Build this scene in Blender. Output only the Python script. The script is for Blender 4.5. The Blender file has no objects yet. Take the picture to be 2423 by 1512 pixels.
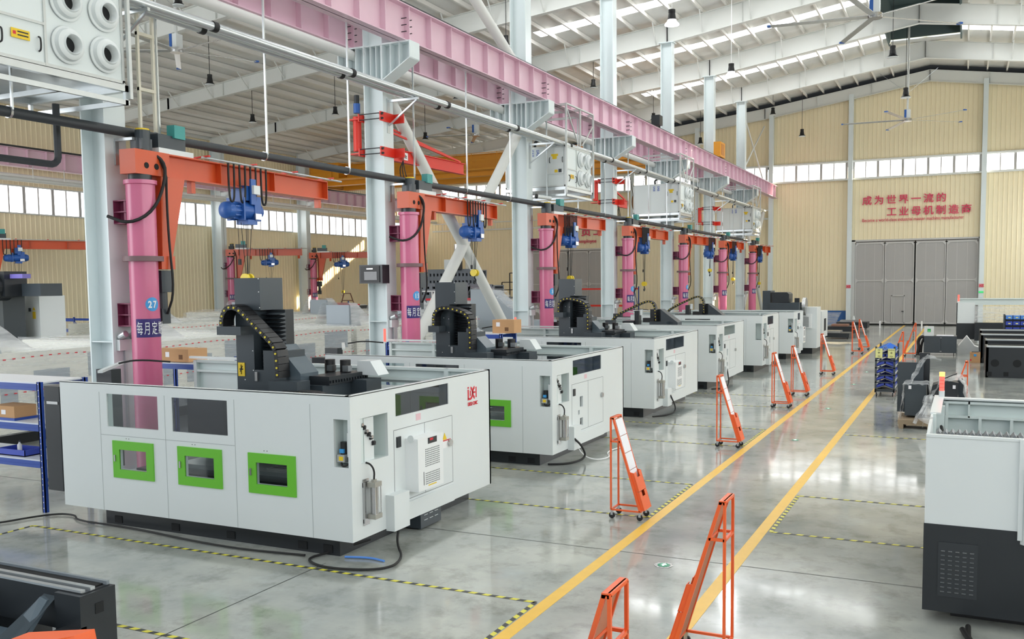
import bpy, math, random
from mathutils import Vector, Matrix
random.seed(7)
S = bpy.context.scene
COL = S.collection
PI = math.pi

# ------------------------------------------------------------------ camera
W_, H_ = 2423.0, 1512.0
F_, CX_, CY_ = 2191.34, 1235.93, 833.19
YAW, PITCH, ROLL = 0.4456985, 0.0745158, 0.0106477
EYE = Vector((0, 0, 3.4))
fw = Vector((-math.sin(YAW)*math.cos(PITCH), math.cos(YAW)*math.cos(PITCH), -math.sin(PITCH)))
rt = Vector((math.cos(YAW), math.sin(YAW), 0))
dn = fw.cross(rt)
right = math.cos(ROLL)*rt + math.sin(ROLL)*dn
down = -math.sin(ROLL)*rt + math.cos(ROLL)*dn
cd = bpy.data.cameras.new('camera')
cam = bpy.data.objects.new('camera', cd); COL.objects.link(cam)
M = Matrix((right, -down, -fw)).transposed().to_4x4(); M.translation = EYE
cam.matrix_world = M
cd.sensor_width = 36; cd.lens = F_/W_*36
cd.shift_x = (W_/2 - CX_)/W_; cd.shift_y = (CY_ - H_/2)/W_
cd.clip_end = 400; cd.clip_start = .1
S.camera = cam
# ------------------------------------------------------------------ sky, sun, exposure
S.view_settings.view_transform = 'Standard'; S.view_settings.look = 'None'
S.view_settings.gamma = 1; S.view_settings.exposure = -0.36
S.view_settings.use_curve_mapping = False
wd = bpy.data.worlds.new('sky'); S.world = wd; wd.use_nodes = True
bg = wd.node_tree.nodes['Background']; bg.inputs[0].default_value = (.88, .95, 1, 1); bg.inputs[1].default_value = 1.5
sl = bpy.data.lights.new('sun', 'SUN'); sl.energy = 60; sl.angle = .012; sl.color = (1, .80, .55)
so = bpy.data.objects.new('sun', sl); COL.objects.link(so)
so.rotation_euler = Vector((.66, 1, .53)).to_track_quat('Z', 'Y').to_euler()
S.cycles.use_denoising = True
S.cycles.max_bounces = 9; S.cycles.diffuse_bounces = 4; S.cycles.glossy_bounces = 3; S.cycles.transparent_max_bounces = 12
S.cycles.sample_clamp_indirect = 6; S.cycles.caustics_reflective = False; S.cycles.caustics_refractive = False
def area(name, loc, sx, sy, power, col=(1, 1, 1), rot=(0, 0, 0)):
    l = bpy.data.lights.new(name, 'AREA'); l.shape = 'RECTANGLE'; l.size = sx; l.size_y = sy; l.energy = power; l.color = col
    o = bpy.data.objects.new(name, l); COL.objects.link(o); o.location = loc; o.rotation_euler = rot
    return o

area('left_hall_fill', (-31, 1.5, 6.5), 26, 11, 4000, (.96, .98, 1), (-PI/2, 0, PI+.25))  # area light added as fill for the left hall, not a known opening

# ------------------------------------------------------------------ materials
def srgb(c):
    return tuple((x/255/12.92 if x/255 <= .04045 else ((x/255+.055)/1.055)**2.4) for x in c)
MATS = {}
def mat(name, rgb, rough=.5, metal=0, spec=.5, var=0, vscale=3, bump=0, bscale=40, emit=0, coat=0):
    if name in MATS: return MATS[name]
    m = bpy.data.materials.new(name); m.use_nodes = True
    nt = m.node_tree; b = nt.nodes['Principled BSDF']
    c = srgb(rgb)
    b.inputs['Base Color'].default_value = (*c, 1)
    b.inputs['Roughness'].default_value = rough; b.inputs['Metallic'].default_value = metal
    b.inputs['Specular IOR Level'].default_value = spec
    b.inputs['Coat Weight'].default_value = coat
    if emit:
        b.inputs['Emission Color'].default_value = (*c, 1); b.inputs['Emission Strength'].default_value = emit
    if var:
        tc = nt.nodes.new('ShaderNodeTexCoord'); n = nt.nodes.new('ShaderNodeTexNoise'); n.inputs['Scale'].default_value = vscale
        n.inputs['Detail'].default_value = 5
        r = nt.nodes.new('ShaderNodeMix'); r.data_type = 'RGBA'
        r.inputs[6].default_value = (*[x*(1-var) for x in c], 1); r.inputs[7].default_value = (*[min(1, x*(1+var)) for x in c], 1)
        nt.links.new(tc.outputs['Object'], n.inputs['Vector']); nt.links.new(n.outputs['Fac'], r.inputs[0]); nt.links.new(r.outputs[2], b.inputs['Base Color'])
    if bump:
        tc = nt.nodes.new('ShaderNodeTexCoord'); n = nt.nodes.new('ShaderNodeTexNoise'); n.inputs['Scale'].default_value = bscale
        bp = nt.nodes.new('ShaderNodeBump'); bp.inputs['Strength'].default_value = bump; bp.inputs['Distance'].default_value = .02
        nt.links.new(tc.outputs['Object'], n.inputs['Vector']); nt.links.new(n.outputs['Fac'], bp.inputs['Height']); nt.links.new(bp.outputs[0], b.inputs['Normal'])
    MATS[name] = m
    return m
white = mat('machine_white_paint', (222, 227, 227), .32, var=.02, vscale=1)
inner = mat('inner_panel_paint', (214, 224, 222), .4)
dark = mat('dark_grey_paint', (58, 66, 72), .35, var=.06)
black = mat('black_paint', (34, 38, 42), .35, var=.1)
blackp = mat('black_plastic', (24, 24, 26), .45)
rubber = mat('black_rubber', (22, 22, 22), .6)
green = mat('green_paint', (106, 188, 52), .35)
pinkpost = mat('pink_post_paint', (206, 106, 142), .22, var=.05, vscale=2, bump=.08, bscale=2)
pinkgird = mat('pink_girder_paint', (224, 190, 204), .4, var=.04)
maroon = mat('maroon_primer', (130, 52, 84), .5)
collarm = mat('collar_grey_brown', (120, 92, 96), .5)
orange = mat('orange_paint', (208, 84, 40), .35, var=.05)
orangr = mat('rack_orange_paint', (244, 104, 50), .35)
redm = mat('red_paint', (222, 50, 34), .4)
colm = mat('column_white_paint', (222, 231, 232), .4, var=.06, vscale=.9)
beamm = mat('rafter_white_paint', (222, 224, 220), .5, var=.02)
purlm = mat('purlin_paint', (240, 238, 232), .5)
steel = mat('galvanised_steel', (205, 210, 212), .3, metal=.75, var=.08, vscale=5)
brushed = mat('bare_steel', (190, 190, 190), .25, metal=.9)
alum = mat('aluminium_frame', (205, 208, 206), .4, metal=.3)
blueh = mat('hoist_blue_paint', (42, 92, 168), .35, var=.06)
bluer = mat('rack_blue_paint', (34, 72, 160), .4, var=.05)
bluel = mat('bin_light_blue', (82, 140, 222), .4)
blueb = mat('bin_blue', (58, 78, 178), .4)
yellow = mat('yellow_paint', (236, 208, 48), .35)
ycrane = mat('crane_amber_paint', (222, 150, 34), .45, var=.05)
teal = mat('teal_paint', (60, 150, 146), .4)
pipeblk = mat('pipe_insulation_black', (52, 56, 60), .55)
card = mat('cardboard', (196, 152, 108), .75, var=.05)
gatem = mat('gate_grey_paint', (172, 170, 168), .5)
gatef = mat('gate_frame_paint', (196, 195, 192), .45)
ledred = mat('lit_red_lens', (255, 96, 84), .3, emit=1.6)
ledora = mat('lit_orange_lens', (255, 190, 100), .3, emit=2.2)
lampglow = mat('lamp_glow', (255, 255, 255), .3, emit=9)
lampoff = mat('lamp_lens_off', (210, 216, 216), .3)
paper = mat('paper', (238, 236, 240), .5)
redprint = mat('red_print', (214, 40, 56), .5)
pinktext = mat('sign_text_pink', (214, 62, 96), .5)
navy = mat('navy_sticker', (52, 38, 112), .5)
skyst = mat('blue_sticker', (60, 152, 216), .4)
whitep = mat('white_print', (240, 240, 240), .5)
ystick = mat('yellow_sticker', (236, 200, 40), .5)
note = mat('yellow_note', (222, 222, 150), .6)
ylink = mat('yellow_dot', (226, 206, 66), .5)
bandblue = mat('wall_blue_band', (44, 96, 160), .5)
lineyel = mat('floor_yellow_line', (240, 192, 72), .35, var=.08, vscale=6)
tapeyel = mat('tape_yellow', (222, 214, 70), .4)
tapeblk = mat('tape_black', (52, 54, 54), .4)
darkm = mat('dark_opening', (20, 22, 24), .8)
ventm = mat('vent_dark_green', (88, 104, 104), .7)
foil = mat('foil_insulation', (232, 232, 228), .38, metal=.08, var=.08, vscale=1.2, bump=.9, bscale=3)

def ribbed_wall():
    m = bpy.data.materials.new('wall_cream_sheet'); m.use_nodes = True; nt = m.node_tree; b = nt.nodes['Principled BSDF']
    b.inputs['Roughness'].default_value = .42
    tc = nt.nodes.new('ShaderNodeTexCoord'); n = nt.nodes.new('ShaderNodeTexNoise'); n.inputs['Scale'].default_value = .25; n.inputs['Detail'].default_value = 4
    r = nt.nodes.new('ShaderNodeValToRGB'); r.color_ramp.elements[0].color = (*srgb((240, 226, 190)), 1); r.color_ramp.elements[1].color = (*srgb((244, 232, 198)), 1)
    nt.links.new(tc.outputs['Object'], n.inputs['Vector']); nt.links.new(n.outputs['Fac'], r.inputs[0]); nt.links.new(r.outputs[0], b.inputs['Base Color'])
    return m
wallm = ribbed_wall()

def concrete():
    m = bpy.data.materials.new('polished_concrete'); m.use_nodes = True; nt = m.node_tree; b = nt.nodes['Principled BSDF']; L = nt.links.new
    tc = nt.nodes.new('ShaderNodeTexCoord')
    def noise(s, d, rgh=.5):
        n = nt.nodes.new('ShaderNodeTexNoise'); n.inputs['Scale'].default_value = s; n.inputs['Detail'].default_value = d; n.inputs['Roughness'].default_value = rgh
        L(tc.outputs['Object'], n.inputs['Vector']); return n
    n1 = noise(.35, 6, .62); n2 = noise(2.2, 8, .7); n3 = noise(.9, 5, .6)
    r = nt.nodes.new('ShaderNodeValToRGB'); e = r.color_ramp.elements
    e[0].position = .36; e[0].color = (*srgb((140, 146, 144)), 1); e[1].position = .64; e[1].color = (*srgb((190, 191, 182)), 1)
    L(n1.outputs['Fac'], r.inputs[0])
    r2 = nt.nodes.new('ShaderNodeValToRGB'); e = r2.color_ramp.elements
    e[0].position = .3; e[0].color = (.5, .5, .48, 1); e[1].position = .5; e[1].color = (1, 1, 1, 1)
    L(n2.outputs['Fac'], r2.inputs[0])
    mx = nt.nodes.new('ShaderNodeMix'); mx.data_type = 'RGBA'; mx.blend_type = 'MULTIPLY'; mx.inputs[0].default_value = .7
    L(r.outputs[0], mx.inputs[6]); L(r2.outputs[0], mx.inputs[7])
    r3 = nt.nodes.new('ShaderNodeValToRGB'); e = r3.color_ramp.elements
    e[0].position = .6; e[0].color = (0, 0, 0, 1); e[1].position = .74; e[1].color = (.5, .5, .5, 1)
    L(n3.outputs['Fac'], r3.inputs[0])
    m2 = nt.nodes.new('ShaderNodeMix'); m2.data_type = 'RGBA'; L(r3.outputs[0], m2.inputs[0]); L(mx.outputs[2], m2.inputs[6]); m2.inputs[7].default_value = (*srgb((184, 192, 192)), 1)
    L(m2.outputs[2], b.inputs['Base Color'])
    mr = nt.nodes.new('ShaderNodeMapRange'); mr.inputs[3].default_value = .0; mr.inputs[4].default_value = .2; L(n3.outputs['Fac'], mr.inputs[0]); L(mr.outputs[0], b.inputs['Roughness'])
    bp = nt.nodes.new('ShaderNodeBump'); bp.inputs['Strength'].default_value = .035; bp.inputs['Distance'].default_value = .03
    n4 = noise(1.2, 2); L(n4.outputs['Fac'], bp.inputs['Height']); L(bp.outputs[0], b.inputs['Normal'])
    b.inputs['Specular IOR Level'].default_value = .7
    return m
floorm = concrete()

def pane_mat(name, e):
    m = bpy.data.materials.new(name); m.use_nodes = True; nt = m.node_tree; nt.nodes.clear()
    o = nt.nodes.new('ShaderNodeOutputMaterial'); a = nt.nodes.new('ShaderNodeAddShader'); t = nt.nodes.new('ShaderNodeBsdfTransparent'); em = nt.nodes.new('ShaderNodeEmission')
    em.inputs[0].default_value = (1, .99, .96, 1); em.inputs[1].default_value = e; t.inputs[0].default_value = (.9, .9, .9, 1)
    nt.links.new(t.outputs[0], a.inputs[0]); nt.links.new(em.outputs[0], a.inputs[1]); nt.links.new(a.outputs[0], o.inputs[0])
    return m
pane = pane_mat('daylit_window_pane', 4)
skyl = mat('daylit_roof_panel', (250, 253, 255), .4, emit=13)
glowpane = mat('added_glow_pane', (244, 250, 255), .4, emit=4.2)  # opaque glowing panes added out of view to light the hall
def glass_mat(name, col, k):
    m = bpy.data.materials.new(name); m.use_nodes = True; nt = m.node_tree; nt.nodes.clear()
    o = nt.nodes.new('ShaderNodeOutputMaterial'); x = nt.nodes.new('ShaderNodeMixShader'); t = nt.nodes.new('ShaderNodeBsdfTransparent'); g = nt.nodes.new('ShaderNodeBsdfGlossy')
    t.inputs[0].default_value = (*col, 1); g.inputs[1].default_value = .05; g.inputs[0].default_value = (1, 1, 1, 1); x.inputs[0].default_value = k
    nt.links.new(t.outputs[0], x.inputs[1]); nt.links.new(g.outputs[0], x.inputs[2]); nt.links.new(x.outputs[0], o.inputs[0]); return m
tint = glass_mat('tinted_glass', (.42, .44, .48), .07)
clear = glass_mat('clear_glass', (.8, .84, .84), .06)
def film_mat(name, a):
    m = bpy.data.materials.new(name); m.use_nodes = True; nt = m.node_tree; b = nt.nodes['Principled BSDF']; L = nt.links.new
    b.inputs['Base Color'].default_value = (*srgb((238, 241, 242)), 1); b.inputs['Roughness'].default_value = .3
    tc = nt.nodes.new('ShaderNodeTexCoord'); n = nt.nodes.new('ShaderNodeTexNoise'); n.inputs['Scale'].default_value = 1.3; n.inputs['Detail'].default_value = 6; n.inputs['Distortion'].default_value = .2
    mp = nt.nodes.new('ShaderNodeMapping'); mp.inputs['Scale'].default_value = (1, .8, 9); L(tc.outputs['Object'], mp.inputs[0]); L(mp.outputs[0], n.inputs['Vector'])
    mr = nt.nodes.new('ShaderNodeMapRange'); mr.inputs[1].default_value = .35; mr.inputs[2].default_value = .65; mr.inputs[3].default_value = a-.15; mr.inputs[4].default_value = a+.1
    L(n.outputs['Fac'], mr.inputs[0]); L(mr.outputs[0], b.inputs['Alpha'])
    bp = nt.nodes.new('ShaderNodeBump'); bp.inputs['Strength'].default_value = .2; bp.inputs['Distance'].default_value = .02; L(n.outputs['Fac'], bp.inputs['Height']); L(bp.outputs[0], b.inputs['Normal'])
    return m
film = film_mat('plastic_film', .24); film3 = film_mat('thick_plastic_film', .5)
film2 = film_mat('thin_plastic_film', .38)

# ------------------------------------------------------------------ mesh helpers
SPLIT = {'stiffener', 'fly_brace', 'clamp_plate', 'tie_rod', 'gusset', 'hanger', 'end_stop', 'stay_bar', 'bolt', 'emergency_lamp_', 'way_cover', 'louvre', 'bellows_', 'handrail_', 'wire_rope', 'cooling_fin', 'hanger_rod', 'foot_recess', 'opening', 'fold', 'screw', 'inner_post', 'beam', 'walkway_post', 'door_gap_', 'guy_wire', 'chain_tray', 'servo_motor_', 'door_panel', 'wall_column_', 'corbel_rib'}
class MB:
    def __init__(s, m): s.v = []; s.f = []; s.fm = []; s.ms = [m]; s.k = 0; s.c = []
    def use(s, m):
        if m not in s.ms: s.ms.append(m)
        s.k = s.ms.index(m); return s
    def mark(s): s.c.append((len(s.v), len(s.f)))
    def face(s, pts):
        s.mark(); i = len(s.v); s.v += [tuple(p) for p in pts]; s.f.append(tuple(range(i, i+len(pts)))); s.fm.append(s.k); return s
    def hexa(s, p):
        s.mark(); i = len(s.v); s.v += [tuple(q) for q in p]
        for q in ((3, 2, 1, 0), (4, 5, 6, 7), (0, 1, 5, 4), (1, 2, 6, 5), (2, 3, 7, 6), (3, 0, 4, 7)):
            s.f.append(tuple(i+a for a in q)); s.fm.append(s.k)
        return s
    def box(s, x0, x1, y0, y1, z0, z1):
        return s.hexa([(x0, y0, z0), (x1, y0, z0), (x1, y1, z0), (x0, y1, z0), (x0, y0, z1), (x1, y0, z1), (x1, y1, z1), (x0, y1, z1)])
    def beam(s, p, q, w, h, up=(0, 0, 1)):
        p = Vector(p); q = Vector(q); d = (q-p).normalized(); u = Vector(up)
        if abs(d.dot(u)) > .98: u = Vector((1, 0, 0))
        a = d.cross(u).normalized()*w/2; b = a.cross(d).normalized()*h/2
        return s.hexa([p-a-b, p+a-b, q+a-b, q-a-b, p-a+b, p+a+b, q+a+b, q-a+b])
    def prism(s, pts, vec):
        s.mark(); vec = Vector(vec); n = len(pts); i = len(s.v)
        s.v += [tuple(p) for p in pts]+[tuple(Vector(p)+vec) for p in pts]
        s.f.append(tuple(range(i, i+n))[::-1]); s.f.append(tuple(range(i+n, i+2*n))); s.fm += [s.k]*2
        for j in range(n):
            k = (j+1) % n; s.f.append((i+j, i+k, i+n+k, i+n+j)); s.fm.append(s.k)
        return s
    def cyl(s, p, q, r, n=12, r2=None, cap=True):
        s.mark(); p = Vector(p); q = Vector(q); d = (q-p).normalized(); u = Vector((0, 0, 1)) if abs(d.z) < .9 else Vector((1, 0, 0))
        a = d.cross(u).normalized(); b = d.cross(a); r2 = r if r2 is None else r2; i = len(s.v)
        for c, rr in ((p, r), (q, r2)):
            for k in range(n):
                t = 2*PI*k/n; s.v.append(tuple(c+a*rr*math.cos(t)+b*rr*math.sin(t)))
        for k in range(n):
            m = (k+1) % n; s.f.append((i+k, i+m, i+n+m, i+n+k)); s.fm.append(s.k)
        if cap: s.f.append(tuple(i+k for k in range(n))[::-1]); s.f.append(tuple(i+n+k for k in range(n))); s.fm += [s.k]*2
        return s
    def lathe(s, c, ax, prof, n=24):
        s.mark(); c = Vector(c); d = Vector(ax).normalized(); u = Vector((0, 0, 1)) if abs(d.z) < .9 else Vector((1, 0, 0))
        a = d.cross(u).normalized(); b = d.cross(a); i = len(s.v)
        for r, h in prof:
            for k in range(n):
                t = 2*PI*k/n; s.v.append(tuple(c+d*h+a*r*math.cos(t)+b*r*math.sin(t)))
        for j in range(len(prof)-1):
            for k in range(n):
                m = (k+1) % n; s.f.append((i+j*n+k, i+j*n+m, i+(j+1)*n+m, i+(j+1)*n+k)); s.fm.append(s.k)
        return s
    def tube(s, pts, r, n=6, smooth=2):
        s.mark(); P = [Vector(p) for p in pts]
        for _ in range(smooth):
            if len(P) < 3: break
            Q = [P[0]]
            for a, b in zip(P, P[1:]): Q += [a*.75+b*.25, a*.25+b*.75]
            P = Q+[P[-1]]
        i = len(s.v); pa = None
        for j, p in enumerate(P):
            d = (P[min(j+1, len(P)-1)]-P[max(j-1, 0)]).normalized()
            u = pa if pa is not None else (Vector((0, 0, 1)) if abs(d.z) < .9 else Vector((1, 0, 0)))
            a = (u-d*u.dot(d)).normalized(); pa = a; b = d.cross(a)
            for k in range(n):
                t = 2*PI*k/n; s.v.append(tuple(p+a*r*math.cos(t)+b*r*math.sin(t)))
        for j in range(len(P)-1):
            for k in range(n):
                m = (k+1) % n; s.f.append((i+j*n+k, i+j*n+m, i+(j+1)*n+m, i+(j+1)*n+k)); s.fm.append(s.k)
        s.f.append(tuple(i+k for k in range(n))[::-1]); s.f.append(tuple(i+(len(P)-1)*n+k for k in range(n))); s.fm += [s.k]*2
        return s
    def ibeam(s, p, q, w, h, t=.03, up=(0, 0, 1)):
        p = Vector(p); q = Vector(q); d = (q-p).normalized(); u = Vector(up); a = d.cross(u).normalized(); b = a.cross(d).normalized()
        s.beam(p, q, t, h, up); s.beam(p+b*(h/2-t/2), q+b*(h/2-t/2), w, t, up); s.beam(p-b*(h/2-t/2), q-b*(h/2-t/2), w, t, up); return s
    def build(s, name, parent=None, smooth=False, loc=None, label=None, kind=None):
        if parent is not None and kind is None and name in SPLIT and len(s.c) > 1:
            ends = s.c[1:]+[(len(s.v), len(s.f))]; o = None
            for (v0, f0), (v1, f1) in zip(s.c, ends):
                q = MB(s.ms[s.fm[f0]]); q.v = s.v[v0:v1]; q.f = [tuple(i-v0 for i in f) for f in s.f[f0:f1]]; q.fm = [0]*(f1-f0)
                o = q.build(name, parent, smooth)
            return o
        o0 = Vector((0, 0, 0))
        if parent is not None:
            q = parent
            while q is not None: o0 += Vector(q.location); q = q.parent
        elif loc is not None: o0 = Vector(loc)
        me = bpy.data.meshes.new(name)
        me.from_pydata([(a-o0.x, b-o0.y, c-o0.z) for a, b, c in s.v], [], s.f)
        for m in s.ms: me.materials.append(m)
        me.polygons.foreach_set('material_index', s.fm)
        if smooth:
            me.shade_smooth() if hasattr(me, 'shade_smooth') else None
            me.set_sharp_from_angle(angle=.7)
        me.update()
        o = bpy.data.objects.new(name, me); COL.objects.link(o)
        if parent is not None: o.parent = parent
        elif loc is not None: o.location = loc
        if label: o['label'] = label
        if kind: o['kind'] = kind
        return o
def tag(o, label, cat, group=None, kind=None):
    o['label'] = label; o['category'] = cat
    if group: o['group'] = group
    if kind: o['kind'] = kind
    return o
def thing(name, label, cat, loc, group=None):
    o = bpy.data.objects.new(name, None); COL.objects.link(o); o.location = loc; o.empty_display_size = .1
    return tag(o, label, cat, group)
def copy_tree(o, loc=None, label=None, parent=None):
    c = o.copy(); COL.objects.link(c)
    if parent is not None: c.parent = parent
    if loc is not None: c.location = loc
    if label: c['label'] = label
    for ch in list(o.children): copy_tree(ch, None, None, c)
    return c
def struct(mb, name, parent=None, **k):
    o = mb.build(name, parent, **k)
    if parent is None: o['kind'] = 'structure'
    return o
TX = {}
def text(name, s, size, m, parent, pos, xd, yd, fat=0, align='LEFT', depth=.004, sx=1):
    """flat lettering as a mesh: pos = origin, xd = reading direction, yd = up direction"""
    key = (s, fat, align, depth)
    if key not in TX:
        cu = bpy.data.curves.new('lettering', 'FONT'); cu.body = s; cu.size = 1; cu.align_x = align; cu.offset = fat; cu.extrude = depth; cu.resolution_u = 3
        ob = bpy.data.objects.new('lettering', cu); COL.objects.link(ob)
        dg = bpy.context.evaluated_depsgraph_get(); me = bpy.data.meshes.new_from_object(ob.evaluated_get(dg))
        TX[key] = [tuple(v.co) for v in me.vertices], [tuple(p.vertices) for p in me.polygons]
        bpy.data.objects.remove(ob); bpy.data.curves.remove(cu); bpy.data.meshes.remove(me)
    V, Fc = TX[key]; xd = Vector(xd).normalized(); yd = Vector(yd).normalized(); zd = xd.cross(yd); p = Vector(pos)
    mb = MB(m); mb.v = [tuple(p+xd*v[0]*size*sx+yd*v[1]*size+zd*(v[2]*1+.002)) for v in V]; mb.f = list(Fc); mb.fm = [0]*len(Fc)
    return mb.build(name, parent)
ORD = ['nearest', 'second', 'third', 'fourth', 'fifth', 'sixth', 'seventh', 'eighth', 'ninth', 'tenth']

# ------------------------------------------------------------------ the hall
XL, XC, XR = -45.8, -14.2, 9.0
YG, Y0 = 73.9, -3.0
RIDGE = -2.6
PITCHB = 8.85
ROWY = [12.15+PITCHB*k for k in range(7)]          # column centres
def roofz(x):
    if x > -13.9: return 18.7-.15*abs(x-RIDGE)
    return 17.0-.112*(-13.9-x)
struct(MB(floorm).box(XL-.2, 20, -20, YG+.2, -.2, 0), 'floor')
# ribbed siding: a trapezoid profile every 0.3 m
def ribs(mb, a, b, zlo, zhi, nrm):
    a = Vector(a); b = Vector(b); n = Vector(nrm); L = (b-a).length; d = (b-a)/L; k = int(L/.3); st = L/k
    for i in range(k):
        p = [a+d*(i*st+f*st)+n*h for f, h in ((0, 0), (.8, 0), (.86, .03), (.94, .03), (1, 0))]
        for u, v in zip(p, p[1:]):
            u0 = Vector((u.x, u.y, zlo(u))); v0 = Vector((v.x, v.y, zlo(v))); u1 = Vector((u.x, u.y, zhi(u))); v1 = Vector((v.x, v.y, zhi(v)))
            mb.face([u0, v0, v1, u1])
wl = MB(wallm)
c_ = lambda z: (lambda p: z)
ribs(wl, (XL, 6, 0), (XL, YG, 0), c_(0), c_(7.4), (1, 0, 0)); ribs(wl, (XL, 6, 0), (XL, YG, 0), c_(8.85), c_(13.75), (1, 0, 0))
struct(wl, 'wall_left')
wf = MB(wallm)
WZ0, WZ1 = 10.93, 12.14
GATES = [(-7.5, .8, 6.22), (-34.6, -27.0, 6.15)]
segs = [(XL, -34.6, 0), (-34.6, -27.0, 6.15), (-27.0, -7.5, 0), (-7.5, .8, 6.22), (.8, XR, 0)]
for a, b, z in segs: ribs(wf, (a, YG, 0), (b, YG, 0), c_(z), c_(WZ0), (0, -1, 0))
ribs(wf, (XL, YG, 0), (XR, YG, 0), c_(WZ1), lambda p: roofz(p.x)-.75, (0, -1, 0))
struct(wf, 'wall_far')
struct(MB(darkm).box(XL, XR, YG+.3, YG+.4, 12, 19.5), 'trim_3')
wr = MB(wallm).box(XR, XR+.2, Y0, YG, 0, 4).box(XR, XR+.2, Y0, YG, 9.5, 17.3)
for k in range(8): wr.box(XR, XR+.2, Y0+k*11-.5, Y0+k*11+.55, 4, 9.5)
struct(wr, 'wall_right')
struct(MB(bandblue).box(-13.4, -8.1, YG-.12, YG-.04, 0, 1.05), 'baseboard_far')
# windows: strips of panes, each pane and mullion its own piece
def window_strip(name, P, Q, z0, z1, pitch, nrm, matp=pane, fr=gatem):
    P = Vector(P); Q = Vector(Q); L = (Q-P).length; d = (Q-P)/L; n = max(1, round(L/pitch)); st = L/n; nv = Vector(nrm)
    rt_ = bpy.data.objects.new(name, None); COL.objects.link(rt_); rt_.location = (P.x, P.y, z0); rt_['kind'] = 'structure'
    f = MB(alum)
    for z in (z0, z1): f.beam(P+Vector((0, 0, z))+nv*.03, Q+Vector((0, 0, z))+nv*.03, .12, .07)
    f.build('window_frame', rt_)
    for i in range(n+1):
        c = P+d*i*st+nv*.03
        MB(fr).beam(c+Vector((0, 0, z0)), c+Vector((0, 0, z1)), .17 if i % 2 == 0 else .07, .1 if i % 2 == 0 else .04, up=nv).build('mullion', rt_)
    for i in range(n):
        a = P+d*(i*st+.03); b = P+d*((i+1)*st-.03)
        MB(matp).face([(a.x, a.y, z0), (b.x, b.y, z0), (b.x, b.y, z1), (a.x, a.y, z1)]).build('pane', rt_)
    return rt_
wn = 0
for a, b in ((-13.7, -8.2), (-7.7, .8), (1.1, 8.6)):
    wn += 1; window_strip('window_%d' % wn, (a, YG, 0), (b, YG, 0), WZ0, WZ1, .885, (0, -1, 0))
for k in range(4):
    wn += 1; a = XL+.6+k*7.9; window_strip('window_%d' % wn, (a, YG, 0), (a+7.4, YG, 0), WZ0, WZ1, .885, (0, -1, 0))
for k in range(1, 6):
    wn += 1; y = ROWY[k-1]+PITCHB+.4 if 0 else 12.15+PITCHB*k+.5
    window_strip('window_%d' % wn, (XL, y, 0), (XL, y+PITCHB-1.0, 0), 7.4, 8.85, .885, (1, 0, 0))
for k in range(0, 7):
    wn += 1; y = Y0+.5+k*11
    window_strip('window_%d' % wn, (XR, y, 0), (XR, y+10.6, 0), 4, 9.5, 5.3, (-1, 0, 0), glowpane)  # unseen strips on the right wall, added for light from that side
# gates
def gate(name, x0, x1, h, wicket):
    rt_ = bpy.data.objects.new(name, None); COL.objects.link(rt_); rt_.location = (x0, YG, 0); rt_['kind'] = 'structure'
    MB(darkm).box(x0-.1, x1+.1, YG+.05, YG+.1, 0, h).build('gate_backing', rt_)
    n = 4; w = (x1-x0)/n
    for i in range(n):
        a = x0+i*w+(.02 if i != 2 else .05); b = x0+(i+1)*w-(.02 if i != 1 else .05)
        lf = MB(gatem).box(a, b, YG-.12, YG-.04, .08, h-.06).build('gate_leaf', rt_)
        mb = MB(gatef)
        for x in (a+.03, b-.03): mb.box(x-.03, x+.03, YG-.16, YG-.12, .1, h-.1)
        for z in (.16, h*.53, h-.16): mb.box(a, b, YG-.16, YG-.12, z-.04, z+.04)
        for x, sx in ((a, 1), (b, -1)):
            for z, s2 in ((.2, 1), (h*.53, 1), (h*.53, -1), (h-.2, -1)):
                mb.prism([(x, YG-.15, z), (x+sx*.24, YG-.15, z), (x, YG-.15, z+s2*.24)], (0, -.02, 0))
        mb.build('gate_frame', lf)
        se = MB(gatef)
        for k in (1, 2): se.box(a+(b-a)*k/3-.012, a+(b-a)*k/3+.012, YG-.13, YG-.12, .1, h-.1)
        se.build('seam', lf)
        if wicket and i == 1:
            MB(gatef).box(-4.9, -4.84, YG-.18, YG-.12, .15, 2.2).box(-4.05, -3.99, YG-.18, YG-.12, .15, 2.2).box(-4.9, -3.99, YG-.18, YG-.12, 2.14, 2.2).box(-4.9, -3.99, YG-.18, YG-.12, .15, .2).build('wicket_frame', lf)
            MB(black).box(-4.2, -4.05, YG-.2, YG-.17, 1.0, 1.05).build('wicket_handle', lf)
    MB(gatef).box(x0-.25, x0, YG-.15, YG, 0, h+.1).box(x1, x1+.25, YG-.15, YG, 0, h+.1).box(x0-.25, x1+.25, YG-.15, YG, h, h+.12).build('gate_surround', rt_)
gate('door_1', -7.5, .8, 6.22, True); gate('door_2', -34.6, -27.0, 6.15, False)
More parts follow.
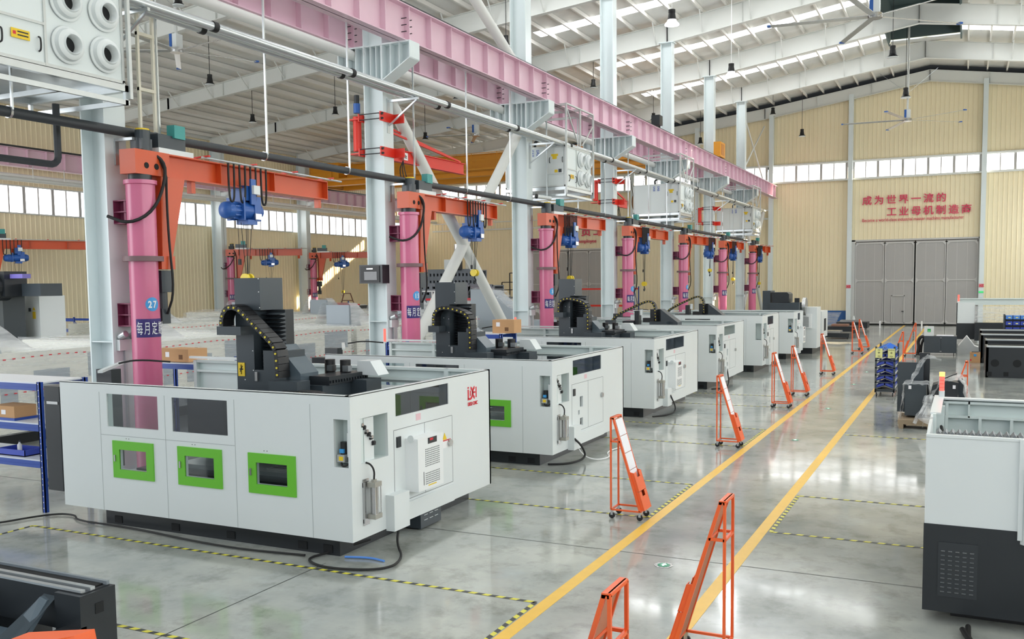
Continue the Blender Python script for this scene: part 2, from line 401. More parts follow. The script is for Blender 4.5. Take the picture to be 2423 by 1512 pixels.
# roof: quilted sheets between purlins, skylight strips, purlins
ceil = bpy.data.objects.new('ceiling', None); COL.objects.link(ceil); ceil['kind'] = 'structure'; ceil.location = (0, 0, 12)
strips = [y+1.55 for y in ROWY[:7]]+[y+1.55 for y in (3.3, -5.5)]
SKY0, SKY1 = -20.4, -5.0
def roofseg(x0, x1, y0, y1, m, name, dz=0):
    return MB(m).face([(x0, y0, roofz(x0)+dz), (x0, y1, roofz(x0)+dz), (x1, y1, roofz(x1)+dz), (x1, y0, roofz(x1)+dz)]).build(name, ceil)
ys = sorted([Y0]+[y for y in ROWY]+[3.3, YG])
for y0, y1 in zip(ys, ys[1:]):
    roofseg(XL, -20.4, y0, y1, foil, 'roof_quilt'); 
    sy = y0+5.7
    if y0 > 60 or y1 < 4:
        for a, b in ((-20.4, -13.9), (-13.9, -4.6), (-.6, 7.5)): roofseg(a, b, y0, y1, foil, 'roof_quilt')
    else:
     for a, b in ((-20.4, -13.9), (-13.9, -4.6), (-.6, 7.5)):
        roofseg(a, b, y0, sy, foil, 'roof_quilt'); roofseg(a, b, sy+1.0, y1, foil, 'roof_quilt')
        roofseg(a, b, sy, sy+1.0, skyl, 'skylight_panel')
    roofseg(7.5, XR+.2, y0, y1, foil, 'roof_quilt')
    if y1 <= 12.2 or y0 > 62: roofseg(-4.6, RIDGE, y0, y1, foil, 'roof_quilt'); roofseg(RIDGE, -.6, y0, y1, foil, 'roof_quilt')
# raised ridge ventilator
va, vb = 12.15, ROWY[6]-1
v = MB(ventm).box(-4.7, -4.6, va, vb, roofz(-4.6)-.3, 20.6).box(-.6, -.5, va, vb, roofz(-.6)-.3, 20.6).box(-4.7, -.5, va, vb, 20.6, 20.7).box(-4.7, -.5, vb, vb+.1, 18.5, 20.6)
for k in range(60): v.box(-4.6, -.6, va+k*.85, va+k*.85+.06, 20.5, 20.6)
v.build('ridge_vent', ceil)
roofseg(-4.6, -.6, vb, ROWY[6]+.1, foil, 'roof_quilt')
x = XL+.5; px_ = []
while x < XR:
    px_.append(x); x += 1.22
for x in px_:
    if -4.7 < x < -.5: continue
    z = roofz(x)-.02
    MB(purlm).box(x-.035, x+.035, Y0, YG, z-.2, z).box(x-.035, x+.06, Y0, YG, z-.21, z-.19).build('purlin', ceil)
# rafters
def rafter(y, i, gable=False):
    t = thing('roof_rafter', '%s white tapered steel roof frame from the camera' % ORD[i] if not gable else 'shallow white steel roof frame along the far gable wall', 'beam', (RIDGE, y, 15.5), 'white steel roof frames')
    pts = [(XL+.3, .6), (-40, .65), (-24, .9), (-14.2, 1.0), (RIDGE, 1.05), (XR, 1.0)]
    if gable: pts = [(a, .78) for a, b in pts]
    web = MB(beamm); fl = MB(beamm); st = MB(beamm)
    for (a, da), (b, db) in zip(pts, pts[1:]):
        dr = .28 if not gable else .42; za, zb = roofz(a)-dr, roofz(b)-dr
        web.hexa([(a, y-.01, za-da), (b, y-.01, zb-db), (b, y+.01, zb-db), (a, y+.01, za-da), (a, y-.01, za), (b, y-.01, zb), (b, y+.01, zb), (a, y+.01, za)])
        for o, th in ((0, .025), (1, .025)):
            A = Vector((a, y, za-o*da)); B = Vector((b, y, zb-o*db)); fl.beam(A, B, .28, th)
        n = max(1, int((b-a)/3.4))
        for k in range(n+1):
            x = a+(b-a)*k/n; dd = da+(db-da)*k/n; st.box(x-.01, x+.01, y-.12, y+.12, roofz(x)-dr-dd, roofz(x)-dr)
    web.build('web', t); fl.build('flange', t); st.build('stiffener', t)
    if not gable:                                    # fly braces from the bottom flange up to the purlins
        b = MB(beamm)
        for x in px_[1::2]:
            if -5 < x < 0: continue
            d = .95 if x > -24 else .7
            b.beam((x, y, roofz(x)-.28-d), (x+.05, y-.85, roofz(x)-.25), .05, .05)
        b.build('fly_brace', t)
    return t
for i, y in enumerate(ROWY): rafter(y, i)
rafter(3.3, 7); rafter(YG-.35, 0, True)
# columns
ADJ = ['nearest of the tall white columns, beside jib crane 27', 'second nearest tall white column, with black box and red arm clamps', 'third nearest tall white column, beside the large air unit', 'fourth nearest tall white column, with red clamps and winch',
       'fifth nearest tall white column, behind fourth jib crane', 'sixth nearest tall white column, with red vertical arm clamps', 'farthest tall white column of the middle row, near the far wall']
for i, y in enumerate(ROWY):
    t = thing('steel_column', ADJ[i], 'column', (XC, y, 0), 'tall white columns between the halls')
    top = roofz(-14)-1.32
    c = MB(colm).box(-14.5, -14.47, y-.235, y+.235, 0, top).box(-13.93, -13.9, y-.235, y+.235, 0, top).box(-14.47, -13.93, y-.01, y+.01, 0, top)
    c.build('column_shaft', t)
    k = MB(colm)
    for z in (2.4, 6.3): k.box(-14.47, -13.93, y-.22, y+.22, z, z+.02)
    k.box(-14.6, -13.8, y-.3, y+.3, top, top+.04).box(-14.7, -13.7, y-.35, y+.35, 0, .03)
    k.build('end_plate', t)
    # crane corbel with ribs
    g = MB(colm)
    for s, x0, x1, xe in ((1, -13.9, -13.15, -13.05), (-1, -14.5, -15.2, -15.3)):
        g.prism([(x0, y-.01, 8.75), (x0, y-.01, 9.66), (xe, y-.01, 9.66), (xe, y-.01, 9.25), (x1-.3*s, y-.01, 9.05)], (0, .02, 0))
        g.box(min(x0, xe), max(x0, xe), y-.24, y+.24, 9.64, 9.68)
        g.hexa([(x0, y-.24, 8.73), (xe, y-.24, 9.23), (xe, y+.24, 9.23), (x0, y+.24, 8.73), (x0, y-.24, 8.76), (xe, y-.24, 9.26), (xe, y+.24, 9.26), (x0, y+.24, 8.76)])
        g.box(xe-.012, xe+.012, y-.24, y+.24, 9.25, 9.66)
        for f in (.3, .62): x = x0+(xe-x0)*f; g.box(x-.008, x+.008, y-.23, y+.23, 8.74+.5*f, 9.64)
    for x in (-14.45, -14.28, -14.1, -13.95): g.box(x-.008, x+.008, y-.225, y+.225, 8.75, 9.66)
    g.box(-14.47, -13.93, y-.225, y+.225, 8.73, 8.76).box(-14.47, -13.93, y-.225, y+.225, 9.64, 9.67)
    g.build('crane_corbel', t)
    e = MB(white).box(-13.89, -13.81, y-.17, y+.17, 2.25, 2.45).use(steel).box(-13.89, -13.85, y-.02, y+.02, .8, 2.25)
    for s in (-.12, .12): e.cyl((-13.85, y+s, 2.5), (-13.7, y+s, 2.56), .06)
    e.build('emergency_lamp', t)
for i in range(3):
    y = ROWY[3+i]; x = -45.1
    t = thing('wall_column', ['nearest wall column of the left hall, by the second row jib', 'middle wall column of the left hall', 'farthest wall column of the left hall, left of the sunlit patch'][i], 'column', (x, y, 0), 'wall columns of the left hall')
    top = roofz(-45)-.9
    MB(colm).box(-45.5, -45.46, y-.24, y+.24, 0, top).box(-44.7, -44.66, y-.24, y+.24, 0, top).box(-45.5, -44.66, y-.01, y+.01, 0, top).build('column_shaft', t)
    MB(colm).box(-44.7, -43.6, y-.2, y+.2, 9.2, 9.6).build('crane_corbel', t)
for j, x in enumerate((-40.5, -24.9, -19.5, -13.7, -7.9, 1.03)):
    lab = ['far gable post left of the left hall gate', 'far gable post right of the left hall gate', 'far gable post between gate and column row', 'far gable post at the column row', 'far gable post left of the big grey gate', 'far gable post right of the big grey gate, with exit sign'][j]
    t = thing('gable_column', lab, 'column', (x, YG-.3, 0), 'far gable posts')
    MB(colm).box(x-.16, x+.16, YG-.5, YG-.05, 0, roofz(x)-.85).build('column_shaft', t)
    if j in (4, 5):
        MB(mat('pink_plate', (222, 130, 140), .5)).box(x-.15, x+.15, YG-.53, YG-.5, 2.75, 3.0).build('number_plate', t)
        text('lettering', 'A区', .2, redprint, t, (x-.13, YG-.535, 2.8), (1, 0, 0), (0, 0, 1), fat=.01)
    if j == 5:
        MB(mat('exit_green', (60, 190, 110), .4, emit=.9)).box(x-.16, x+.16, YG-.54, YG-.5, 2.35, 2.48).build('exit_sign', t)
        MB(steel).box(x-.1, x+.1, YG-.6, YG-.5, 1.7, 2.0).build('emergency_lamp', t)
# wall edge columns / trims
struct(MB(beamm).beam((XL+.2, 6, 13.2), (XL+.2, YG, 13.2), .25, .25), 'trim_1')
struct(MB(beamm).box(XL, XR, YG-.2, YG-.05, WZ1, WZ1+.12).box(XL, XR, YG-.2, YG-.05, WZ0-.12, WZ0), 'trim_2')
# crane girders
def girder(name, label, x, y0, y1, zb, zt, m, w=.42, side=1):
    t = thing(name, label, 'crane beam', (x, y0, zb), None)
    MB(m).box(x-.012, x+.012, y0, y1, zb, zt).build('web', t)
    MB(m).box(x-w/2, x+w/2, y0, y1, zt-.025, zt).box(x-w/2, x+w/2, y0, y1, zb, zb+.025).build('flange', t)
    y = y0+.3; k = 0
    me = MB(m).box(x-w*.42, x+w*.42, y-.012, y+.012, zb+.02, zt-.02)
    s0 = me.build('stiffener', t)
    y += 1.1
    while y < y1:
        s = s0.copy(); COL.objects.link(s); s.location = (0, y-(y0+.3), 0); y += 1.1
    MB(black).box(x-.04, x+.04, y0, y1, zt, zt+.13).build('crane_rail', t)
    bl = MB(black); yy = 12.15-PITCHB
    while yy < y1-.5:
        if yy > y0:
            for dz in (.25, .42, .59): 
                for s in (-.13, .13): bl.cyl((x+w*.4, yy+s, zb+dz), (x-w*.1, yy+s, zb+dz), .013, 6)
        yy += PITCHB
    bl.build('bolt', t)
    return t
girder('crane_girder', 'long pale pink crane girder on the aisle side of the columns', -13.36, 2, 73.6, 9.68, 10.6, pinkgird)
girder('crane_girder', 'pale pink crane girder behind the columns, left hall side', -15.1, 2, 73.6, 9.68, 10.6, pinkgird)
girder('crane_girder', 'pink crane girder along the left outer wall', -43.9, 6, 73.6, 9.6, 10.55, pinkgird)
t = thing('tie_pipe', 'thick white pipe slung below the rear pink girder', 'pipe', (-14.75, 2, 9.2))
MB(beamm).cyl((-14.9, 2, 9.5), (-14.9, 73.5, 9.5), .13, 14).build('pipe_run', t, smooth=True)
t = thing('wall_walkway', 'white pipes and hangers below the left wall girder', 'pipe', (-43.6, 6, 9))
for z, xx in ((8.95, -43.7), (9.2, -44.3)): MB(beamm).cyl((xx, 6, z), (xx, 73.5, z), .11, 10).build('pipe_run', t, smooth=True)
mb = MB(beamm)
for k in range(36): mb.box(-43.72, -43.69, 7+k*1.85, 7.03+k*1.85, 9.0, 9.7)
mb.build('hanger', t)
t = thing('gable_pipe', 'white pipe with hangers across the left hall gable wall', 'pipe', (-44, 73.4, 8.2))
MB(beamm).beam((-44, 73.4, 8.15), (-13.9, 73.4, 8.15), .12, .12).beam((-44, 73.4, 8.8), (-13.9, 73.4, 8.8), .08, .08).build('pipe_run', t)
mb = MB(beamm)
for k in range(17): mb.box(-43+k*1.8, -42.96+k*1.8, 73.38, 73.42, 8.15, 8.8)
mb.build('hanger', t)
# X braces between columns
def brace(lbl, p, q, r=.17):
    return tag(MB(beamm).cyl(p, q, r, 16).build('diagonal_brace', None, True, loc=p), lbl, 'brace', 'white tubular diagonal braces')
ya, yb = ROWY[1]+.2, ROWY[2]-.2
brace('white tube brace running down right from the second column', (-14.2, ya, 8.7), (-14.2, yb, .7))
brace('white tube brace running down left from the third column', (-14.2, yb, 8.7), (-14.2, ya, .3))
brace('white tube brace above the girder, leaning down right', (-14.2, ya, 15.0), (-14.2, yb, 10.8))
brace('short white tube brace above the girder, leaning down left', (-14.2, yb, 15.0), (-14.2, ya, 10.8), .14)
brace('thin brace rising right beside the last column', (-14.2, ROWY[6]+.3, 10.9), (-14.2, YG-.6, 15.2), .05)
brace('thin brace falling right beside the last column', (-14.2, ROWY[6]+.3, 15.2), (-14.2, YG-.6, 10.9), .05)
brace('thick tube brace below the girder end near the far wall', (-14.2, ROWY[6]+.3, .8), (-14.2, YG-.6, 8.8), .13)
brace('thick tube brace falling toward the far wall below the girder end', (-14.2, ROWY[6]+.3, 8.8), (-14.2, YG-.6, .8), .13)
# pipes
t = thing('silver_pipe', 'galvanised pipe nearer the aisle, below the pink girder', 'pipe', (-13.08, 3, 8.35), 'pair of galvanised pipes')
t2 = thing('silver_pipe', 'galvanised pipe nearer the columns, below the pink girder', 'pipe', (-13.4, 3, 8.35), 'pair of galvanised pipes')
for tt, x in ((t, -13.08), (t2, -13.4)):
    MB(steel).cyl((x, 3, 8.35), (x, 68, 8.35), .085, 14).build('pipe_run', tt, smooth=True)
    y = 5.0
    while y < 66:
        MB(rubber).cyl((x, y-.06, 8.35), (x, y+.06, 8.35), .1, 14).build('pipe_clamp', tt, smooth=True); y += PITCHB/2
t = thing('pipe_bracket_row', 'steel brackets and conduit carrying the galvanised pipes', 'bracket', (-13.5, 3, 8.2))
for y in ROWY:
    MB(steel).box(-13.9, -12.95, y-.03, y+.03, 8.2, 8.26).beam((-13.88, y, 7.6), (-13.0, y, 8.2), .04, .04).box(-13.92, -13.88, y-.06, y+.06, 7.4, 8.3).build('bracket', t)
MB(steel).cyl((-13.62, 3, 8.55), (-13.62, 68, 8.55), .02, 6).build('conduit', t)
t = thing('black_pipe', 'long black insulated pipe hung along the columns', 'pipe', (-13.5, 3, 6.1))
MB(pipeblk).cyl((-13.64, 2, 6.17), (-13.64, 64.5, 6.17), .085, 16).build('pipe_run', t, smooth=True)
cl = MB(steel)
y = 4.0
while y < 64:
    if min(abs(y-q) for q in ROWY) < .4: y += .1; continue
    r = MB(steel).box(-13.57, -13.53, y-.015, y+.015, 6.2, 9.68).build('hanger_rod', t)
    MB(brushed).cyl((-13.64, y-.02, 6.17), (-13.64, y+.02, 6.17), .1, 12).build('pipe_clamp', t)
    y += PITCHB/3
for y in ROWY: MB(steel).box(-13.9, -13.45, y-.03, y+.03, 6.02, 6.07).box(-13.9, -13.86, y-.04, y+.04, 5.6, 6.03).build('wall_bracket', t)
t = thing('black_drain_pipe', 'black pipe loop hanging below the nearest air unit', 'pipe', (-14.6, 6, 5.9))
MB(pipeblk).tube([(-14.4, 3, 5.55), (-14.4, 11.0, 5.55), (-14.4, 11.35, 5.55), (-14.4, 11.35, 5.9), (-14.4, 11.35, 6.6)], .06, 8).build('pipe_run', t, smooth=True)

# ------------------------------------------------------------------ air handling units
def air_unit(y0, y1, label, nframe):
    X1 = -13.0; X0 = -15.4; zb, zt = 6.85, 8.3
    t = thing('air_unit', label, 'air unit', (X0, y0, 6.5), 'hanging air units')
    MB(mat('unit_panel', (226, 233, 233), .35)).box(X0+.02, X1-.02, y0+.02, y1-.02, zb+.02, zt-.02).build('cabinet', t)
    f = MB(alum)
    for x in (X0, X1-.05):
        for y in (y0, y1-.05): f.box(x, x+.05, y, y+.05, zb, zt)
    for z in (zb, zt-.05):
        f.box(X0, X1, y0, y0+.05, z, z+.05).box(X0, X1, y1-.05, y1, z, z+.05).box(X0, X0+.05, y0, y1, z, z+.05).box(X1-.05, X1, y0, y1, z, z+.05)
    f.box(X1-.02, X1+.005, y0+(y1-y0)*.41, y0+(y1-y0)*.41+.04, zb, zt)
    f.box(X1-.02, X1+.005, y0, y0+(y1-y0)*.41, zb+.62, zb+.66)
    f.build('edge_frame', t)
    for k in (1, 2):
        x = X0+(X1-X0)*k/3+.1; MB(alum).box(x-.012, x+.012, y0+.0, y0+.02, zb+.05, zt-.05).build('panel_joint', t)
    d = MB(white).box(X0+(X1-X0)*.7, X1-.07, y0-.005, y0+.02, zb+.45, zt-.08).build('access_door', t)
    for x in (X0+.75*(X1-X0), X1-.1): MB(blackp).tube([(x, y0-.005, zb+.85), (x, y0-.05, zb+.87), (x, y0-.05, zb+1.02), (x, y0-.005, zb+1.04)], .012, 6).build('handle', d)
    MB(ystick).box(X1-.55, X1-.28, y0-.01, y0-.005, zb+1.08, zb+1.16).box(X1-.5, X1-.33, y0-.01, y0-.005, zb+.98, zb+1.08).box(X1-.42, X1-.3, y0-.01, y0-.005, zb+.5, zb+.6).build('warning_label', t)
    MB(black).box(X1-.26, X1-.15, y0-.02, y0-.005, zb+.5, zb+.62).build('switch_box', t)
    w = mat('logo_blue_print', (110, 130, 200), .5)
    for k in range(2): text('lettering', 'SAB', .15, w, t, (X0+1.05+k*.22, y0-.01, zt-.1), (0, 0, -1), (1, 0, 0), fat=.01)
    # nozzles on the aisle face
    yn = y0+(y1-y0)*.41; wy = y1-yn
    for fy in (.27, .74):
        for fz in (.28, .74):
            c = (X1, yn+wy*fy, zb+(zt-zb)*fz); R = .245
            n = MB(white).lathe(c, (1, 0, 0), [(R*1.2, 0), (R*1.2, .02), (R*1.05, .03), (R*.98, .1), (R*.86, .12), (R*.7, .13), (R*.62, .16), (R*.58, .15), (R*.5, .02), (R*.45, -.2)], 28).build('air_nozzle', t, True)
            MB(darkm).lathe(c, (1, 0, 0), [(R*.52, .012), (0.001, .012)], 20).build('nozzle_throat', n)
    hy = y0+(y1-y0)*.05
    for yy in (y0+.12*(y1-y0), y0+.37*(y1-y0)): MB(blackp).tube([(X1, yy, zb+.2), (X1+.05, yy, zb+.22), (X1+.05, yy, zb+.4), (X1, yy, zb+.42)], .014, 6).build('handle', t)
    MB(ystick).box(X1, X1+.008, y0+.19*(y1-y0), y0+.31*(y1-y0), zb+.32, zb+.46).use(black).box(X1+.008, X1+.01, y0+.23*(y1-y0), y0+.3*(y1-y0), zb+.41, zb+.43).box(X1+.008, X1+.01, y0+.23*(y1-y0), y0+.3*(y1-y0), zb+.36, zb+.38).use(redprint).box(X1+.008, X1+.01, y0+.2*(y1-y0), y0+.22*(y1-y0), zb+.37, zb+.42).build('warning_label', t)
    # cradle
    c = MB(steel)
    for x in (X0, X1): c.box(x-.05, x+.05, y0-.06, y1+.06, 6.72, 6.82)
    for y in (y0, y1): c.box(X0-.05, X1+.05, y-.05, y+.05, 6.72, 6.82)
    c.box(X0, X1, y0, y1, 6.82, 6.84)
    for x in (X0, X1): c.box(x-.03, x+.03, y0-.06, y1+.06, 6.5, 6.58)
    for y in (y0, (y0+y1)/2, y1): c.box(X0, X1, y-.03, y+.03, 6.5, 6.58)
    for x in (X0, X1):
        for y in (y0, y1): c.box(x-.03, x+.03, y-.03, y+.03, 6.5, 6.82)
    c.build('cradle', t)
    h = MB(alum)
    for y in (y0-.05, (y0+y1)/2, y1+.05)[::1]:
        h.box(X1+.03, X1+.09, y-.03, y+.03, 6.6 if y != (y0+y1)/2 else 8.4, 9.75).beam((X1+.06, y, 9.72), (-14.9, y, 9.72), .08, .08)
    for y in (y0-.05, y1+.05): h.beam((X1+.02, y, 6.75), (X1-.12, y+(.25 if y < y1 else -.25), 7.1), .04, .04)
    h.beam((X1+.06, y0, 9.6), (X1+.06, (y0+y1)/2-.2, 8.45), .04, .04).beam((X1+.06, y1, 9.3), (X1+.06, (y0+y1)/2+.2, 8.45), .04, .04).beam((X1+.06, y0-.05, 9.75), (X1+.06, y1+.05, 9.75), .06, .05)
    h.build('hanger_frame', t)
    MB(rubber).tube([(X0+1, y0+.5, zt), (X0+1, y0+.4, zt+.3), (X0+1.7, y0+.2, zt+.25), (-13.5, y0-.1, 8.4)], .05, 8).build('hose', t, True)
air_unit(9.05, 11.62, 'nearest hanging white air unit, at the upper left edge', 0)
air_unit(30.95, 33.5, 'second nearest hanging white air unit, beside the third tall column', 1)
air_unit(45.6, 48.0, 'third hanging white air unit, in front of the fifth tall column', 2)
air_unit(63.2, 65.6, 'farthest and smallest hanging white air unit', 3)

# ------------------------------------------------------------------ pillar jib cranes with hoists
JN = ['jib crane on pink pillar marked 27, nearest the camera', 'jib crane on pink pillar marked 15, second nearest', 'third nearest pink pillar jib crane, left of the third machine', 'fourth nearest pink pillar jib crane of the middle row', 'fifth nearest pink pillar jib crane of the middle row', 'sixth jib crane of the middle row, its pillar partly sunlit', 'farthest jib crane of the middle row, nearest the far wall']
def cable_loops(P, d, z, n, drop, step, parent):
    for k in range(n):
        a = P+d*(k*step); b = a+d*(step*.5)
        MB(rubber).tube([(a.x, a.y, z), (a.x, a.y, z-drop*.6), (a.x+(b.x-a.x)*.15, a.y+(b.y-a.y)*.15, z-drop), (b.x-(b.x-a.x)*.15, b.y-(b.y-a.y)*.15, z-drop), (b.x, b.y, z-drop*.6), (b.x, b.y, z)], .022, 6).build('cable_loop', parent, True)
def jib(x, y, ex, ey, label, hz, hf, hook=True, number='', loops=4, group='pink pillar jib cranes', numb_side=True, lo=False):
    t = thing('jib_crane', label, 'crane', (x, y, 0), group)
    R = .25; P = Vector((x, y, 0)); d = Vector((ex-x, ey-y, 0)); L = d.length; d.normalize(); n = Vector((d.y, -d.x, 0))
    MB(pinkpost).lathe((x, y, 0), (0, 0, 1), [(R+.12, 0), (R+.12, .03), (R, .04), (R, 5.22), (R+.035, 5.23), (R+.035, 5.3), (0, 5.31)], 28).build('pillar', t, True)
    MB(collarm).lathe((x, y, 3.86), (0, 0, 1), [(R, 0), (R+.1, 0), (R+.1, .09), (R, .09)], 28).build('collar', t, True)
    for z in (2.7, 4.55):
        b = MB(maroon)
        for zz in (z, z+.2, z+.4): b.box(x-R-.28, x-R+.05, y-.16, y+.16, zz-.01, zz+.01)
        b.box(x-R-.28, x-R-.26, y-.16, y+.16, z, z+.4).box(x-R-.05, x-R, y-.12, y+.12, z, z+.4).box(x-R-.28, x-R, y-.01, y+.01, z, z+.4)
        b.build('wall_tie', t)
    z0, z1 = 5.4, 5.83
    A = P-d*.28; B = P+d*L
    MB(black).cyl((x, y, 5.3), (x, y, 5.4), .2, 16).build('slew_bearing', t, True)
    hb = MB(orange).beam(A+Vector((0, 0, 5.615)), P+d*.55+Vector((0, 0, 5.615)), .36, .43)
    bx = hb.build('arm_head', t)
    c = P-n*-.185 if 0 else P+n*.185
    for s in (-.02, .22): MB(darkm).cyl(P+d*s+n*.17+Vector((0, 0, 5.56)), P+d*s+n*.186+Vector((0, 0, 5.56)), .055, 14).build('head_hole', bx)
    am = MB(orange).beam(P+d*.5+Vector((0, 0, 5.615)), B+Vector((0, 0, 5.615)), .02, .43)
    am.beam(P+d*.5+Vector((0, 0, 5.82)), B+Vector((0, 0, 5.82)), .3, .025).beam(P+d*.5+Vector((0, 0, 5.41)), B+Vector((0, 0, 5.41)), .3, .025).beam(B+Vector((0, 0, 5.615))-d*.01, B+Vector((0, 0, 5.615))+d*.01, .3, .43)
    for k in (.35, .65): am.beam(P+d*L*k+Vector((0, 0, 5.615)), P+d*(L*k+.015)+Vector((0, 0, 5.615)), .28, .4)
    am.build('arm', t)
    # knee bracket with its rolling foot and drive
    K = P+d*.42
    kb = MB(orange)
    w = .16
    def kp(s, z, o): q = P+d*s+n*o; return (q.x, q.y, z)
    kb.hexa([kp(.36, 3.95, -w*.7), kp(.36, 3.95, w*.7), kp(.62, 3.95, w*.7), kp(.62, 3.95, -w*.7), kp(.34, 5.4, -w), kp(.34, 5.4, w), kp(.95, 5.4, w), kp(.95, 5.4, -w)])
    kb.box(K.x-.2, K.x+.2, K.y-.16, K.y+.16, 3.72, 3.96)
    kb.build('knee_bracket', t)
    m = MB(dark).box(K.x-.13, K.x+.15, K.y-.13, K.y+.13, 3.3, 3.7).cyl((K.x, K.y, 3.0), (K.x, K.y, 3.3), .1, 14).box(K.x-.1, K.x+.1, K.y-.1, K.y+.1, 2.72, 3.0)
    m.build('slewing_motor', t)
    # power unit on top
    tp = P+d*.1
    MB(white).beam(tp+d*.25+Vector((0, 0, 5.88)), tp+d*1.15+Vector((0, 0, 5.88)), .26, .1).build('unit_base', t)
    MB(dark).beam(tp+d*.25+Vector((0, 0, 6.05)), tp+d*.95+Vector((0, 0, 6.05)), .24, .25).cyl(tp+Vector((0, 0, 5.84)), tp+Vector((0, 0, 6.2)), .13, 14).box(tp.x-.18, tp.x+.1, tp.y-.12, tp.y+.12, 5.86, 6.05).build('slip_ring_motor', t)
    MB(teal).beam(tp+d*.62+n*.08+Vector((0, 0, 6.26)), tp+d*.9+n*.08+Vector((0, 0, 6.26)), .18, .24).build('control_box', t)
    MB(ystick).cyl(tp+Vector((0, 0, 6.2)), tp+Vector((0, 0, 6.23)), .12, 14).build('motor_cap', t)
    MB(rubber).tube([tp+Vector((0, 0, 5.85)), P+n*.25+d*.35+Vector((0, 0, 5.7)), P+n*.3+d*.3+Vector((0, 0, 5.3)), P+n*.3-d*.0+Vector((0, 0, 4.75)), P+n*.2-d*.4+Vector((-.1, 0, 4.5)), P-n*.1-d*.5+Vector((-.2, 0, 4.65))], .03, 8).build('power_cable', t, True)
    MB(rubber).tube([tp+Vector((0, 0, 5.9)), P+n*.24+d*.4+Vector((0, 0, 5.6)), K+n*.2+Vector((0, 0, 5.0)), K+n*.22+Vector((0, 0, 4.2)), K+n*.3+Vector((0, 0, 3.3)), K+n*.12+Vector((0, 0, 2.9))], .022, 8).build('motor_cable', t, True)
    # festoon rail
    off = n*.24
    MB(steel).cyl(P+d*1.35+off+Vector((0, 0, 5.86)), P+d*(L+.45)+off+Vector((0, 0, 5.86)), .022, 8).build('cable_rail', t)
    for k in range(4):
        s = 1.45+(L-1.2)*k/3.2
        MB(redm).beam(P+d*s-n*.1+Vector((0, 0, 5.87)), P+d*s+n*.34+Vector((0, 0, 5.89)), .05, .03).build('rail_arm', t)
    MB(orange).box((P+d*1.3).x-.06, (P+d*1.3).x+.06, (P+d*1.3).y-.05, (P+d*1.3).y+.05, 5.18, 5.4).box((B-d*.2).x-.06, (B-d*.2).x+.06, (B-d*.2).y-.05, (B-d*.2).y+.05, 5.2, 5.4).build('end_stop', t)
    Hs = P+d*hf
    fl = t
    cable_loops(P+d*(hf-.65)+off, d, 5.84, loops, .75, .34 if loops <= 4 else .2, fl)
    if number:
        a0 = math.radians(-13)
        ns = MB(skyst); pts = []
        for k in range(24):
            a = 2*PI*k/24; u = .125*math.cos(a); ang = a0+u/R; pts.append((x+(R+.005)*math.cos(ang), y+(R+.005)*math.sin(ang), 3.09+.125*math.sin(a)))
        for k in range(24):
            q = (k+1) % 24; m1 = pts[(24-k) % 24]; m2 = pts[(24-q) % 24]
            if k < 12:
                # quads between mirrored points keep the disc on the curved pillar
                p, r_ = pts[k], pts[k+1]; p2, r2 = pts[(24-k) % 24], pts[24-k-1]; ns.face([p, p2, r2, r_])
        st_ = ns.build('number_sticker', t)
        for k, ch in enumerate(number):
            a = a0+(k-(len(number)-1)/2)*.34; cx = Vector((math.cos(a), math.sin(a), 0)); tx = Vector((-cx.y, cx.x, 0)); p0 = Vector((x, y, 0))+cx*(R+.009)
            text('lettering', ch, .17, whitep, st_, (p0.x-tx.x*.04, p0.y-tx.y*.04, 3.03), tx, (0, 0, 1), fat=.03, sx=.8, depth=.001)
    # curved banner sticker
    a0 = math.radians(-82); bn = MB(navy)
    for k in range(14):
        u0 = a0+k*math.radians(10); u1 = u0+math.radians(10)
        bn.face([(x+(R+.004)*math.cos(u0), y+(R+.004)*math.sin(u0), 2.5), (x+(R+.004)*math.cos(u1), y+(R+.004)*math.sin(u1), 2.5), (x+(R+.004)*math.cos(u1), y+(R+.004)*math.sin(u1), 2.83), (x+(R+.004)*math.cos(u0), y+(R+.004)*math.sin(u0), 2.83)])
    b_ = bn.build('banner_sticker', t)
    for k, ch in enumerate('每月定期检'):
        a = a0+.3+k*.47; cx = Vector((math.cos(a), math.sin(a), 0)); tx = Vector((-cx.y, cx.x, 0)); p0 = Vector((x, y, 0))+cx*(R+.022)
        text('lettering', ch, .25, whitep, b_, (p0.x-tx.x*.055, p0.y-tx.y*.055, 2.57), tx, (0, 0, 1), fat=0, sx=.45, depth=.001)
    return t, Hs, d, n
